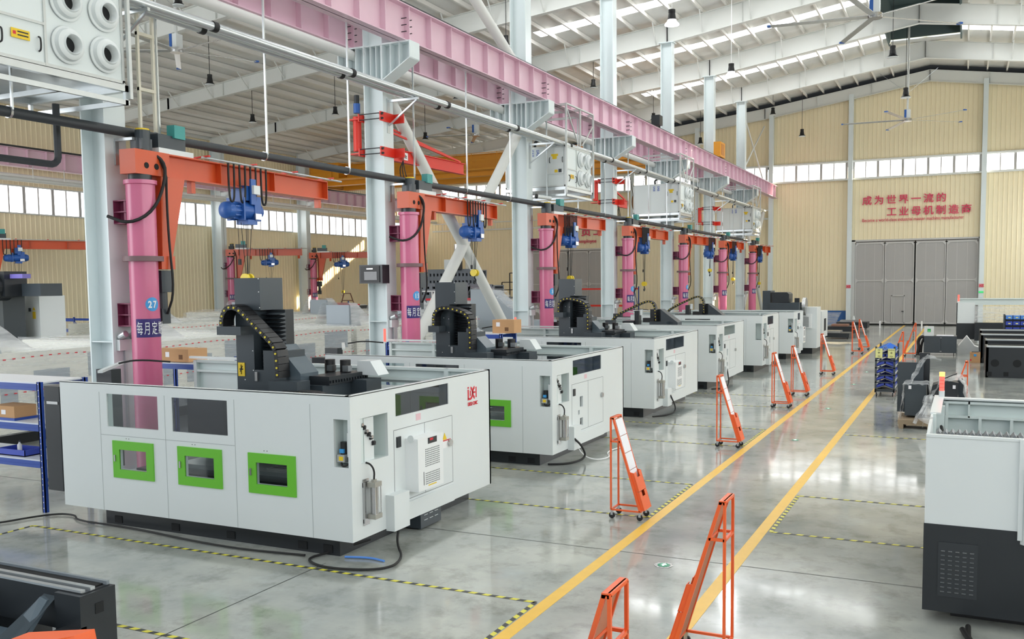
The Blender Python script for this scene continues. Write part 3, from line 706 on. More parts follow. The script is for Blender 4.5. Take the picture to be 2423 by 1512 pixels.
def hoist(Hs, d, n, hz, label, group='blue electric hoists', hook=True, body=blueh):
    h = thing('electric_hoist', label, 'hoist', (Hs.x, Hs.y, 4.9), group)
    z = 4.95; c = Vector((Hs.x, Hs.y, 0))+n*.05
    def P(a, b, zz): q = c+d*a+n*b; return Vector((q.x, q.y, zz))
    MB(body).cyl(P(-.22, 0, z), P(.3, 0, z), .2, 20).beam(P(-.24, 0, z+.02), P(-.2, 0, z+.02), .44, .46).beam(P(.12, 0, z+.04), P(.32, 0, z+.04), .42, .5).beam(P(-.1, .05, z-.24), P(.2, .05, z-.24), .3, .1).build('drum_housing', h, True)
    MB(body).lathe(P(-.62, 0, z-.02), d, [(0, 0), (.1, .01), (.165, .06), (.18, .14), (.18, .2), (.16, .21), (.16, .4)], 22).build('motor', h, True)
    fn = MB(body)
    for k in range(12):
        a = 2*PI*k/12; r = .175; q = c+d*-.42+n*(r*math.cos(a)); fn.beam(P(-.42, r*math.cos(a), z-.02+r*math.sin(a)), P(-.24, r*math.cos(a), z-.02+r*math.sin(a)), .015, .03)
    fn.build('cooling_fin', h)
    MB(body).lathe(P(.32, 0, z), d, [(.19, 0), (.19, .1), (.13, .2), (0, .22)], 20).build('gearbox_cap', h, True)
    MB(body).beam(P(-.12, -.02, z+.35), P(.22, -.02, z+.35), .34, .3).beam(P(.0, .2, z+.38), P(.16, .2, z+.38), .04, .52).build('trolley', h)
    MB(white).beam(P(.02, .24, z+.42), P(.22, .24, z+.42), .08, .18).build('junction_box', h)
    MB(brushed).beam(P(.1, .22, z-.12), P(.3, .22, z-.12), .04, .12).build('rope_guide', h)
    if hook:
        r = MB(rubber)
        for a, b in ((-.14, .05), (.02, .05), (.08, .05), (.2, .05)): r.cyl(P(a, b, z-.25), P(a*.25+.01, b, hz+.06), .007, 5)
        r.build('wire_rope', h)
        bl = MB(yellow)
        for s in (-.09, .05): bl.cyl(P(s, .05, hz), P(s+.06, .05, hz), .105, 20)
        blo = bl.build('hook_block', h, True)
        MB(black).beam(P(-.03, .05, hz-.02), P(.05, .05, hz-.02), .05, .16).tube([P(0, .05, hz-.1), P(0, .05, hz-.16), P(.07, .05, hz-.2), P(.08, .05, hz-.28), P(0, .05, hz-.33), P(-.07, .05, hz-.29), P(-.06, .05, hz-.22)], .022, 8).build('hook', blo, True)
        MB(rubber).cyl(P(-.3, .1, z-.2), P(-.28, .1, z-1.0), .006, 5).box(P(-.28, .1, 0).x-.025, P(-.28, .1, 0).x+.025, P(-.28, .1, 0).y-.025, P(-.28, .1, 0).y+.025, z-1.12, z-1.0).build('pendant_cable', h)
JJ = [(-13.38, 12.2, -13.74, 17.9, 3.55, 2.75, '27', 4, 'blue electric hoist on the nearest jib arm, with yellow hook block'),
      (-13.38, 21.1, -13.47, 26.15, 3.72, 3.55, '15', 4, 'blue electric hoist on the jib arm marked 15, hook above the bench'),
      (-13.38, 30.05, -12.87, 34.3, 3.55, 1.55, '3', 5, 'blue electric hoist close to the third pink pillar'),
      (-13.38, 38.85, -13.3, 44.2, 3.3, 1.9, '3', 5, 'blue electric hoist close to the fourth pink pillar'),
      (-13.38, 47.75, -13.2, 53.4, 4.0, 4.6, '5', 4, 'blue electric hoist far out on the fifth jib arm'),
      (-13.38, 56.5, -13.15, 60.7, 3.5, 1.9, '', 3, 'small blue hoist on the sixth jib arm'),
      (-13.38, 65.3, -13.0, 69.0, 3.2, 1.2, '', 5, 'farthest blue hoist, on the last jib arm')]
for k, (x, y, ex, ey, hz, hf, num, lp, hl) in enumerate(JJ):
    t, Hs, d, n = jib(x, y, ex, ey, JN[k], hz, hf, number=num, loops=lp)
    hoist(Hs, d, n, hz, hl)
for k, (x, y, ex, ey, hz, hf, l1, l2) in enumerate(((-44.2, 47.6, -40.2, 50.0, 3.6, 2.6, 'small jib crane on the left wall beside the nearest pair of wall columns', 'blue hoist on the left hall jib beside the tower head'),
      (-44.2, 56.3, -39.5, 58.3, 2.9, 2.2, 'small jib crane in front of the sunlit wall patch', 'dark hoist silhouetted against the sunlit wall patch'),
      (-44.2, 30.3, -41.6, 35.6, 3.2, 1.5, 'orange jib arm at the left edge, in front of the cream wall', 'blue hoist with olive hook block at the left edge'))):
    t, Hs, d, n = jib(x, y, ex, ey, l1, hz, hf, number='', loops=3, group='jib cranes along the left wall'); hoist(Hs, d, n, hz, l2, 'hoists along the left wall')

# winch and red wall jibs clamped to the columns
def wall_jib(yc, lab, arm, blue=True):
    t = thing('wall_jib', lab, 'crane', (-14.6, yc, 6.8), 'red column-clamped jib cranes')
    y = yc-.1
    MB(redm).cyl((-14.72, y-.15, 6.95), (-14.72, y-.15, 7.85), .11, 18).build('pivot_tube', t, True)
    p = MB(redm)
    for z in (6.85, 7.75):
        p.box(-14.9, -14.52, y-.32, y+.02, z, z+.03).box(-14.56, -14.53, y-.34, y+.36, z-.06, z+.14).box(-13.88, -13.85, y-.34, y+.36, z-.08, z+.16).box(-13.88, -13.55, y+.3, y+.34, z-.08, z+.16)
    p.build('clamp_plate', t)
    r = MB(black)
    for z in (6.85, 7.75):
        for dz in (-.02, .12): r.cyl((-14.56, y-.3, z+dz), (-13.78, y-.3, z+dz), .014, 6)
        for dz in (-.02, .1): r.cyl((-13.9, y-.3, z+dz), (-13.8, y-.3, z+dz), .03, 8)
    r.build('tie_rod', t)
    if blue: MB(blueh).cyl((-14.72, y-.15, 7.95), (-14.72, y-.15, 8.2), .09, 14).use(black).cyl((-14.72, y-.15, 8.2), (-14.72, y-.15, 8.42), .07, 14).cyl((-14.72, y-.15, 7.7), (-14.72, y-.15, 7.8), .1, 14).build('slewing_motor', t, True)
    if arm:
        MB(redm).ibeam((-14.3, yc+.3, 6.95), (-14.2, yc+arm, 6.95), .16, .34, .02).build('arm', t)
        MB(redm).beam((-14.3, yc+.3, 7.7), (-14.2, yc+arm-.2, 7.15), .05, .05).beam((-14.2, yc+.3, 7.55), (-14.1, yc+arm-.6, 7.15), .05, .05).build('stay_bar', t)
        pl = MB(whitep).box(-14.17, -14.165, yc+1.15, yc+1.35, 6.85, 7.05).build('load_plate', t)
        text('lettering', '2t', .14, black, pl, (-14.163, yc+1.17, 6.9), (0, 1, 0), (0, 0, 1), fat=.01)
        for q in (.9, 1.05, 1.2): MB(rubber).tube([(-14.1, yc+1.0, 6.8), (-14.05, yc+q-.2, 6.5), (-14.0, yc+q, 6.0)], .015, 6).build('cable_loop', t, True)
wall_jib(ROWY[1], 'red jib with blue motor clamped to the second tall column, arm reaching back', 4.6)
wall_jib(ROWY[3], 'red jib clamped to the fourth tall column, with chain hoist', 2.4, False)
wall_jib(ROWY[5]+.0, 'red jib clamped to the sixth tall column, hook hanging', 0, False)
t = thing('black_cabinet', 'black wall cabinet with glass door on the second tall column', 'cabinet', (-14.2, ROWY[1]-.5, 3.6))
MB(black).box(-14.55, -13.82, ROWY[1]-.55, ROWY[1]-.22, 3.43, 3.92).build('body', t)
dr = MB(blackp).box(-14.5, -13.9, ROWY[1]-.57, ROWY[1]-.55, 3.46, 3.89).build('door', t)
MB(tint).box(-14.38, -13.98, ROWY[1]-.575, ROWY[1]-.57, 3.52, 3.74).build('pane', dr); MB(brushed).box(-14.3, -14.1, ROWY[1]-.58, ROWY[1]-.57, 3.8, 3.83).build('label_plate', dr)
t = thing('speaker', 'black loudspeaker on top of the girder at the fourth column', 'speaker', (-13.4, ROWY[3]+.1, 10.75))
MB(black).box(-13.5, -13.1, ROWY[3]+3.9, ROWY[3]+4.4, 10.75, 11.2).build('cabinet', t)
# overhead travelling crane of the left hall
t = thing('overhead_crane', 'amber overhead travelling crane spanning the left hall', 'crane', (-30, 58, 10.7))
for y, nm in ((56.0, 'bridge_girder'), (59.2, 'bridge_girder')): MB(ycrane).box(-43.2, -15.8, y-.3, y+.3, 10.62, 12.0).box(-43.2, -15.8, y-.42, y+.42, 12.0, 12.06).build(nm, t)
w = MB(ycrane).box(-43.0, -16, 54.6, 55.6, 10.9, 10.98)
w.build('walkway', t)
r = MB(ycrane)
for z in (11.5, 11.95): r.box(-43, -16, 54.6, 54.63, z, z+.04)
for k in range(15): r.box(-43+k*1.9, -42.96+k*1.9, 54.6, 54.63, 10.95, 11.97)
r.build('handrail', t)
g = MB(ycrane)
for k in range(14): g.prism([(-42+k*1.9, 55.65, 10.98), (-41.2+k*1.9, 55.65, 10.98), (-41.6+k*1.9, 55.65, 11.3)], (0, .03, 0))
g.build('gusset', t)
MB(ycrane).box(-44.3, -43.3, 55.2, 60, 10.75, 11.3).box(-15.8, -14.9, 55.2, 60, 10.75, 11.15).build('end_truck', t)
MB(ycrane).box(-43, -40.5, 54.7, 55.6, 11.0, 12.1).build('control_cabin', t)
t = thing('end_truck', 'small yellow crane end carriage on the girder near the far wall', 'crane carriage', (-13.3, 55, 10.75))
MB(ycrane).box(-13.6, -13.2, 55.0, 56.2, 10.73, 11.6).use(mat('brown_hatch', (190, 120, 40), .5)).box(-13.2, -13.19, 55.2, 55.9, 10.85, 11.5).build('carriage_body', t)
t = thing('crane_hook', 'large striped hook block hanging behind the third air unit', 'hook', (-19.2, 57.6, 7))
hb = MB(mat('hook_brown', (120, 86, 50), .5)).cyl((-19.4, 57.6, 8.5), (-19.0, 57.6, 8.5), .52, 20).build('hook_block', t, True)
MB(rubber).cyl((-19.35, 57.5, 8.5), (-19.35, 56.2, 10.7), .02, 6).cyl((-19.05, 57.7, 8.5), (-19.05, 59.0, 10.7), .02, 6).build('wire_rope', t)
MB(black).tube([(-19.2, 57.6, 8), (-19.2, 57.6, 7.6), (-18.9, 57.6, 7.2), (-19.2, 57.6, 6.95), (-19.5, 57.6, 7.2)], .08, 8).build('hook', hb, True)

# ------------------------------------------------------------------ machining centres
def chain(parent, path, y0, y1, th=.075, link=.105, name='energy_chain', dots=True):
    root = bpy.data.objects.new(name, None); COL.objects.link(root); root.parent = parent
    base = Vector((0, 0, 0)); q = parent
    while q is not None: base += Vector(q.location); q = q.parent
    P = [Vector((a, 0, b)) for a, b in path]
    for _ in range(2):
        Q = [P[0]]
        for a, b in zip(P, P[1:]): Q += [a*.8+b*.2, a*.2+b*.8]
        P = Q+[P[-1]]
    acc = 0; pts = [P[0]]
    for a, b in zip(P, P[1:]):
        L = (b-a).length
        while acc+L >= link*len(pts):
            f = (link*len(pts)-acc)/L; pts.append(a+(b-a)*f)
        acc += L
    for a, b in zip(pts, pts[1:]):
        A = Vector((a.x, (y0+y1)/2, a.z)); B = Vector((b.x, (y0+y1)/2, b.z)); d = (B-A).normalized()
        m = MB(blackp).beam(A+d*.004, B-d*.004, y1-y0, th, up=(-d.z, 0, d.x) if abs(d.z) > .001 or 1 else (0, 0, 1))
        if dots:
            c = (A+B)/2; m.use(ylink).cyl((c.x, y0-.012, c.z), (c.x, y0+.001, c.z), .017, 6)
        m.build('chain_link', root)
    return root
def make_machine(cx, cy, ht, dp, label, opt):
    """corner at the aisle-front; x runs to the left (minus), y away from the camera"""
    s = ht/2.06
    t = thing('machining_centre', label, 'machine', (cx, cy, 0), 'white machining centres along the aisle')
    X = lambda x: cx+x
    Y = lambda y: cy+y
    Z = lambda z: z*s
    zb, zt = Z(.26), Z(2.06); Lx = opt.get('len', 5.08)
    th = .04
    # ---- front panel with openings: list of (x0,x1,z0,z1)
    wins = [(-4.14, -3.17, 1.46, 1.92), (-2.91, -1.94, 1.46, 1.92)]
    doors = [(-4.04, -3.27), (-2.82, -2.05), (-1.6, -.84)]
    rec = (-.25, -.04, 1.18, 1.77)
    holes = wins+[(a+.13, b-.13, .87, 1.15) for a, b in doors]+[rec]
    def panel(axis, c0, a0, a1, z0, z1, hs, m=white):
        """wall built as cells around rectangular holes"""
        us = sorted({a0, a1}|{h[0] for h in hs}|{h[1] for h in hs}); zs = sorted({z0, z1}|{h[2] for h in hs}|{h[3] for h in hs})
        mb = MB(m)
        for u0, u1 in zip(us, us[1:]):
            run = None
            for w0, w1 in list(zip(zs, zs[1:]))+[(None, None)]:
                hole = True if w0 is None else any(h[0] < (u0+u1)/2 < h[1] and h[2] < (w0+w1)/2 < h[3] for h in hs)
                if not hole: run = (run[0], w1) if run else (w0, w1)
                elif run:
                    if axis == 'x': mb.box(X(u0), X(u1), Y(c0), Y(c0+th), Z(run[0]), Z(run[1]))
                    else: mb.box(X(c0-th), X(c0), Y(u0), Y(u1), Z(run[0]), Z(run[1]))
                    run = None
        return mb
    fp = panel('x', 0, -Lx, 0, .26, 2.06, holes).build('front_panel', t)
    for a, b in zip(wins, (0, 1)): MB(clear if b == 0 else tint).box(X(a[0]), X(a[1]), Y(.015), Y(.022), Z(a[2]), Z(a[3])).build('window_glass', t)
    sm = MB(mat('panel_seam', (176, 182, 182), .5))
    for u in (-4.28, -3.04, -1.82, -.6): sm.box(X(u-.004), X(u+.004), Y(-.002), Y(0), Z(.26), Z(1.94))
    sm.box(X(-4.28), X(-1.82), Y(-.002), Y(0), Z(1.335), Z(1.343))
    sm.build('panel_seam', t)
    for i, (a, b) in enumerate(doors):
        d = MB(green)
        z0, z1 = .75, 1.27; o0, o1 = .87, 1.15
        d.box(X(a), X(a+.13), Y(-.02), Y(0), Z(z0), Z(z1)).box(X(b-.13), X(b), Y(-.02), Y(0), Z(z0), Z(z1)).box(X(a+.13), X(b-.13), Y(-.02), Y(0), Z(z0), Z(o0)).box(X(a+.13), X(b-.13), Y(-.02), Y(0), Z(o1), Z(z1))
        do = d.build('green_door', t)
        MB(clear).box(X(a+.13), X(b-.13), Y(-.012), Y(-.006), Z(o0), Z(o1)).build('pane', do)
        MB(brushed).box(X(a+.035), X(a+.06), Y(-.035), Y(-.02), Z(.98), Z(1.07)).build('handle', do)
        MB(black).box(X(a+.25), X(a+.26), Y(-.003), Y(0), Z(1.3), Z(1.31)).box(X(a+.3), X(a+.31), Y(-.003), Y(0), Z(1.3), Z(1.31)).build('screw', t)
    # recess with pneumatic unit at the front corner
    r = MB(inner).box(X(rec[0]-.01), X(rec[0]), Y(th), Y(.34), Z(rec[2]), Z(rec[3])).box(X(rec[1]), X(rec[1]+.01), Y(th), Y(.3), Z(rec[2]), Z(rec[3])).box(X(rec[0]), X(rec[1]), Y(th), Y(.34), Z(rec[2]-.01), Z(rec[2])).box(X(rec[0]), X(rec[1]), Y(th), Y(.34), Z(rec[3]), Z(rec[3]+.01)).box(X(rec[0]), X(rec[1]), Y(.33), Y(.34), Z(rec[2]), Z(rec[3]))
    r.build('recess', t)
    if opt.get('lube', 1):
        MB(blackp).cyl((X(-.17), Y(.1), Z(1.3)), (X(-.17), Y(.1), Z(1.48)), .045, 12).use(mat('grey_casting', (170, 172, 170), .4)).box(X(-.23), X(-.12), Y(.03), Y(.12), Z(1.24), Z(1.33)).use(mat('clear_cup', (224, 228, 228), .2)).cyl((X(-.08), Y(.1), Z(1.3)), (X(-.08), Y(.1), Z(1.6)), .04, 12).use(skyst).box(X(-.2), X(-.14), Y(.04), Y(.12), Z(1.35), Z(1.4)).use(ystick).box(X(-.2), X(-.14), Y(.025), Y(.03), Z(1.26), Z(1.31)).build('lubrication_unit', t, True)
        MB(rubber).tube([(X(-.18), Y(.05), Z(1.24)), (X(-.16), Y(.03), Z(1.19)), (X(-.09), Y(.03), Z(1.2)), (X(-.06), Y(.06), Z(1.24))], .012, 6).build('hose', t, True)
    # ---- aisle side
    rc = (.21, .8, 1.2, 1.76); wn_ = (.99, 2.36, 1.68, 2.01-.0)
    k = dp/3.65
    hs = [rc, (wn_[0], wn_[1]*k, 1.68, 1.98)]
    if opt.get('holes'): hs += [(1.35, 1.5, 1.0, 1.22), (1.25, 1.33, .86, .95), (1.35, 1.5, .62, .78)]
    panel('y', 0, th, dp, .26, 2.06, hs).build('side_panel', t)
    MB(tint if not opt.get('clearwin') else clear).box(X(-.025), X(-.015), Y(wn_[0]), Y(wn_[1]*k), Z(1.68), Z(1.98)).build('window_glass', t)
    r = MB(inner).box(X(-.3), X(-th), Y(rc[0]-.01), Y(rc[0]), Z(rc[2]), Z(rc[3])).box(X(-.3), X(-th), Y(rc[1]), Y(rc[1]+.01), Z(rc[2]), Z(rc[3])).box(X(-.31), X(-.3), Y(rc[0]), Y(rc[1]), Z(rc[2]), Z(rc[3])).box(X(-.3), X(-th), Y(rc[0]), Y(rc[1]), Z(rc[3]), Z(rc[3]+.01)).box(X(-.3), X(-th), Y(rc[0]), Y(rc[1]), Z(rc[2]-.01), Z(rc[2]))
    r.build('recess', t)
    MB(white).box(X(-.07), X(-.06), Y(rc[0]), Y(rc[0]+.36), Z(rc[2]), Z(rc[3]-.02)).build('valve_plate', t)
    if opt.get('valves', 1):
        random.seed(3)
        for j in range(6):
            yy, zz = rc[0]+.08+.05*j, rc[3]-.08-.05*j+random.uniform(-.02, .03)
            MB(blackp if j % 2 else brushed).cyl((X(-.06), Y(yy), Z(zz)), (X(-.02), Y(yy), Z(zz)), .022, 10).use(blackp).box(X(-.06), X(-.03), Y(yy-.02), Y(yy+.03), Z(zz-.035), Z(zz-.015)).build('valve', t)
    sm = MB(mat('door_gap', (120, 124, 124), .6))
    a, b = .93, 2.45*k
    def ln(y0, y1, z0, z1): sm.box(X(0), X(.002), Y(y0), Y(y1), Z(z0), Z(z1))
    ln(a, b, 1.5, 1.507); ln(a, a+.008, .53, 1.5); ln(b, b+.006, .53, 1.5); ln(a, b, .53, .537); ln((a+b)/2, (a+b)/2+.007, .53, 1.5)
    sm.build('cabinet_door_gap', t)
    sk = MB(white).box(X(0), X(.025), Y(1.05), Y(b), Z(.26), Z(.5)).build('skirt', t)
    MB(white).box(X(0), X(.13), Y(.72), Y(1.08), Z(.235), Z(.7)).build('cable_duct', t)
    if opt.get('ac', 1):
        ac = MB(mat('cooler_white', (236, 238, 238), .35)).box(X(0), X(.2), Y(1.2), Y(1.85), Z(.65), Z(1.36)).build('cabinet_cooler', t)
        g = MB(mat('grille_grey', (120, 124, 124), .6)); 
        for (z0, z1) in ((.72, .9), (.96, 1.22)):
            nz = int((z1-z0)/.028)
            for q in range(nz):
                for w in range(10): g.box(X(.2), X(.202), Y(1.38+w*.038), Y(1.404+w*.038), Z(z0+q*.028), Z(z0+q*.028+.014))
        g.build('grille', ac, kind='stuff')
        MB(black).box(X(.2), X(.204), Y(1.45), Y(1.68), Z(1.26), Z(1.34)).use(redprint).box(X(.204), X(.206), Y(1.5), Y(1.58), Z(1.3), Z(1.33)).build('display', ac)
        MB(ystick).box(X(.2), X(.202), Y(1.45), Y(1.66), Z(.69), Z(.705)).build('label', ac)
        MB(white).cyl((X(.1), Y(1.18), Z(1.36)), (X(.1), Y(1.2), Z(1.36)), .05, 12).build('lifting_eye', ac)
        MB(black).box(X(.2), X(.203), Y(1.33), Y(1.34), Z(.72), Z(.9)).build('slot', ac)
    MB(black).box(X(0), X(.02), Y(.99), Y(1.08), Z(1.27), Z(1.41)).build('lock', t)
    MB(black).box(X(.025), X(.03), Y(1.12), Y(1.18), Z(.36), Z(.43)).build('socket', t)
    # rotary switch and stickers
    sw = MB(whitep).box(X(0), X(.003), Y(2.12*k), Y(2.4*k), Z(1.06), Z(1.16)).use(redprint).box(X(.003), X(.004), Y(2.12*k), Y(2.4*k), Z(1.16), Z(1.175)).use(ystick).prism([(X(.002), Y(2.17*k), Z(1.18)), (X(.002), Y(2.29*k), Z(1.18)), (X(.002), Y(2.23*k), Z(1.28))], (.003, 0, 0))
    if opt.get('stick'): sw.build('warning_label', t)
    MB(brushed).cyl((X(0), Y(2.36*k), Z(1.12)), (X(.04), Y(2.36*k), Z(1.12)), .05, 16).build('rotary_switch', t)
    MB(mat('pink_label', (226, 190, 196), .5)).box(X(0), X(.003), Y(1.48*k), Y(1.6*k), Z(1.56), Z(1.65)).build('label', t)
    # air cylinder on the side
    MB(brushed).box(X(0), X(.012), Y(.22), Y(.34), Z(.9), Z(1.0)).box(X(0), X(.012), Y(.22), Y(.34), Z(.42), Z(.5)).box(X(0), X(.03), Y(.22), Y(.25), Z(.45), Z(.96)).build('bracket', t)
    MB(mat('cylinder_grey', (168, 166, 158), .35, metal=.4)).box(X(.03), X(.15), Y(.27), Y(.42), Z(.9), Z(.96)).box(X(.03), X(.15), Y(.27), Y(.42), Z(.5), Z(.56)).box(X(.07), X(.11), Y(.31), Y(.37), Z(.96), Z(.99)).use(brushed).cyl((X(.09), Y(.345), Z(.56)), (X(.09), Y(.345), Z(.9)), .052, 18).cyl((X(.14), Y(.28), Z(.56)), (X(.14), Y(.28), Z(.9)), .008, 6).cyl((X(.14), Y(.41), Z(.56)), (X(.14), Y(.41), Z(.9)), .008, 6).build('air_cylinder', t, True)
    MB(rubber).tube([(X(.0), Y(.3), Z(1.2)), (X(.06), Y(.32), Z(1.18)), (X(.1), Y(.34), Z(1.1)), (X(.09), Y(.34), Z(.98))], .012, 6).build('hose', t, True)
    if opt.get('logo'):
        lg = MB(redprint)
        def bx(y0, y1, z0, z1): lg.box(X(0), X(.003), Y(y0), Y(y1), Z(z0), Z(z1))
        bx(2.93, 2.97, 1.68, 1.82); lg.box(X(0), X(.003), Y(2.93), Y(2.97), Z(1.835), Z(1.86))
        bx(2.93, 3.02, 1.66, 1.69)
        for a0, yc, sg in ((0, 3.02, 1), (0, 3.15, -1)):
            for q in range(8):
                a1 = -PI/2+PI*q/8; a2 = a1+PI/8
                f = lambda a, r: (X(.003), Y(yc+sg*r*.75*math.cos(a)), Z(1.76+r*math.sin(a)))
                lg.face([f(a1, .055), f(a1, .1), f(a2, .1), f(a2, .055)] if sg > 0 else [f(a1, .1), f(a1, .055), f(a2, .055), f(a2, .1)])
        bx(3.0, 3.03, 1.72, 1.8); bx(3.1, 3.17, 1.75, 1.775); bx(3.18, 3.21, 1.68, 1.84)
        lo = lg.build('logo', t)
        text('lettering', 'DELI CNC', .075, redprint, lo, (X(.003), Y(2.93), Z(1.575)), (0, 1, 0), (0, 0, 1), fat=.012, sx=.9)
    # ---- rear wall, inner frames
    Lr = Lx+opt.get('rear', .95)
    rp = panel('x', dp-th, -Lr, 0, .26, 2.06, [(-3.9, -2.6, 1.2, 1.8), (-2.2, -.9, 1.2, 1.8)], inner).build('rear_panel', t)
    fr = MB(inner)
    for z in (2.02, 1.85, .9): fr.box(X(-Lr), X(-.05), Y(dp-.12), Y(dp-th), Z(z), Z(z+.04))
    for u in (-Lr, -4.8, -4.1, -2.4, -.75, -.1): fr.box(X(u), X(u+.07), Y(dp-.13), Y(dp-th), Z(.3), Z(2.06))
    fr.build('inner_frame', t)
    lf = MB(white).box(X(-Lx), X(-.02), Y(-.0), Y(.07), Z(2.05), Z(2.065)).box(X(-.07), X(0), Y(0), Y(dp), Z(2.05), Z(2.065)).box(X(-Lr), X(0), Y(dp-.09), Y(dp), Z(2.05), Z(2.065))
    lf.build('top_lip', t)
    fi = MB(inner)
    for u in (-4.2, -3.06, -1.85, -.45): fi.box(X(u), X(u+.06), Y(th), Y(.1), Z(.3), Z(2.04))
    for v in (.9, 2.5, 3.2): fi.box(X(-.1), X(-th), Y(v*k), Y(v*k+.06), Z(.3), Z(2.04))
    fi.build('inner_frame', t)
    # base and bed
    MB(black).box(X(-Lx+.6), X(-.35), Y(.2), Y(dp-.1), 0, Z(.3)).build('base', t)
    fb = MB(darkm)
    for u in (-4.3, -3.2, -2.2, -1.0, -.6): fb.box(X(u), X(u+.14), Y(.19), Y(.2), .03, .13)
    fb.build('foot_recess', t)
    MB(black).box(X(-4.4), X(-.9), Y(.7), Y(dp-.5), Z(.3), Z(.72)).use(steel).box(X(-3.9), X(-1.0), Y(1.0), Y(2.4), Z(.72), Z(.78)).build('bed', t)
    bl = MB(brushed)
    for q in range(14): bl.box(X(-1.75), X(-.85), Y(.5+q*.09), Y(.56+q*.09), Z(.93+.0*q), Z(.96))
    bl.build('way_cover', t)
    MB(black).box(X(-Lx+.05), X(-3.4), Y(2.6), Y(3.0), Z(.3), Z(1.0)).box(X(-4.0), X(-2.2), Y(1.5), Y(2.1), Z(.9), Z(1.6)).box(X(-2.45), X(-1.2), Y(1.4), Y(2.0), Z(.9), Z(1.45)).build('saddle', t)
    G = opt.get('gantry', 'tall')
    gx, gy, gz = opt.get('g', (0, 0, 0))
    XX = lambda x: X(x+gx); YY = lambda y: Y(y+gy); ZZ = lambda z: Z(z)+gz
    if G in ('tall', 'tall2'):
        MB(dark).box(XX(-3.5), XX(-3.0), YY(1.9), YY(2.42), ZZ(3.03), ZZ(3.52)).build('column_head', t)
        MB(dark).box(XX(-3.5), XX(-3.15), YY(1.9), YY(2.42), ZZ(1.3), ZZ(3.03)).build('column', t)
        scs = MB(whitep)
        for (u, z) in ((-3.03, 3.5), (-3.03, 3.3), (-3.02, 3.06), (-3.18, 2.7), (-3.18, 2.4), (-3.18, 2.1), (-3.35, 1.95), (-3.3, 2.72)): scs.box(XX(u), XX(u+.015), YY(1.895), YY(1.9), ZZ(z), ZZ(z+.015))
        scs.build('screw', t)
        bw = MB(black).box(XX(-3.13), XX(-2.78), YY(2.2), YY(2.4), ZZ(1.85), ZZ(3.03)); 
        nb = 18
        for q in range(nb):
            z = 1.9+q*1.1/nb; bw.use(dark).prism([(XX(-3.13), YY(2.2), ZZ(z)), (XX(-3.13), YY(2.05), ZZ(z+.02)), (XX(-3.13), YY(2.2), ZZ(z+.045))], (.36, 0, 0))
        bw.build('bellows', t)
        MB(dark).box(XX(-2.93), XX(-2.5), YY(1.85), YY(2.3), ZZ(1.7), ZZ(2.42)).box(XX(-3.14), XX(-2.93), YY(1.87), YY(2.3), ZZ(1.7), ZZ(2.12)).build('spindle_carriage', t)
        MB(brushed).box(XX(-3.1), XX(-3.05), YY(1.84), YY(1.87), ZZ(1.95), ZZ(2.09)).build('connector', t)
        wd = MB(mat('sloped_cover_grey', (84, 96, 104), .22)).prism([(XX(-2.75), YY(1.9), ZZ(1.87)), (XX(-2.27), YY(1.9), ZZ(1.87)), (XX(-2.27), YY(1.9), ZZ(2.08)), (XX(-2.68), YY(1.9), ZZ(2.5)), (XX(-2.75), YY(1.9), ZZ(2.5))], (0, .42, 0))
        wd.build('sloped_cover', t)
        MB(black).box(XX(-3.8), XX(-2.2), YY(1.2), YY(2.6), ZZ(1.68), ZZ(1.76)).build('slide_cover', t)
        MB(dark).box(XX(-2.63), XX(-2.1), YY(1.6), YY(1.9), ZZ(1.84), ZZ(1.99)).build('chain_tray', t)
        if G == 'tall':
            MB(dark).box(XX(-3.62), XX(-3.15), YY(1.62), YY(1.9), ZZ(2.66), ZZ(2.79)).build('chain_tray', t)
            chain(t, [(XX(-3.55), ZZ(2.79)), (XX(-3.54), ZZ(2.96)), (XX(-3.42), ZZ(3.09)), (XX(-3.24), ZZ(3.08)), (XX(-2.9), ZZ(2.8)), (XX(-2.53), ZZ(2.5)), (XX(-2.5), ZZ(2.32)), (XX(-2.49), ZZ(2.0))], YY(1.64), YY(1.88))
            sg = MB(ystick).box(XX(-3.47), XX(-3.34), YY(1.89), YY(1.9), ZZ(2.01), ZZ(2.22)).build('pinch_warning', t)
            MB(black).beam((XX(-3.405), YY(1.888), ZZ(2.04)), (XX(-3.405), YY(1.888), ZZ(2.19)), .02, .004).beam((XX(-3.44), YY(1.888), ZZ(2.12)), (XX(-3.37), YY(1.888), ZZ(2.12)), .004, .02).beam((XX(-3.43), YY(1.888), ZZ(2.08)), (XX(-3.38), YY(1.888), ZZ(2.17)), .004, .012).build('symbol', sg)
        else:
            MB(dark).box(XX(-3.52), XX(-3.25), YY(1.62), YY(1.9), ZZ(2.42), ZZ(2.56)).build('chain_tray', t)
            chain(t, [(XX(-3.4), ZZ(2.54)), (XX(-3.4), ZZ(2.82)), (XX(-3.28), ZZ(2.95)), (XX(-3.05), ZZ(2.96)), (XX(-2.7), ZZ(2.88)), (XX(-2.53), ZZ(2.74)), (XX(-2.52), ZZ(2.4)), (XX(-2.52), ZZ(2.0))], YY(1.64), YY(1.88))
        MB(black).box(XX(-2.3), XX(-1.9), YY(2.1), YY(3.1), ZZ(1.9), ZZ(2.03)).build('cross_slide', t)
        tt = MB(black)
        for q in range(14): tt.box(XX(-1.92), XX(-1.88), YY(2.12+q*.07), YY(2.15+q*.07), ZZ(1.93), ZZ(1.97))
        tt.build('cover_fold', t, kind='stuff')
        MB(dark).box(XX(-2.3), XX(-1.95), YY(2.0), YY(3.0), ZZ(1.4), ZZ(1.9)).box(XX(-1.95), XX(-1.65), YY(2.7), YY(3.1), ZZ(1.4), ZZ(1.93)).build('cross_beam', t)
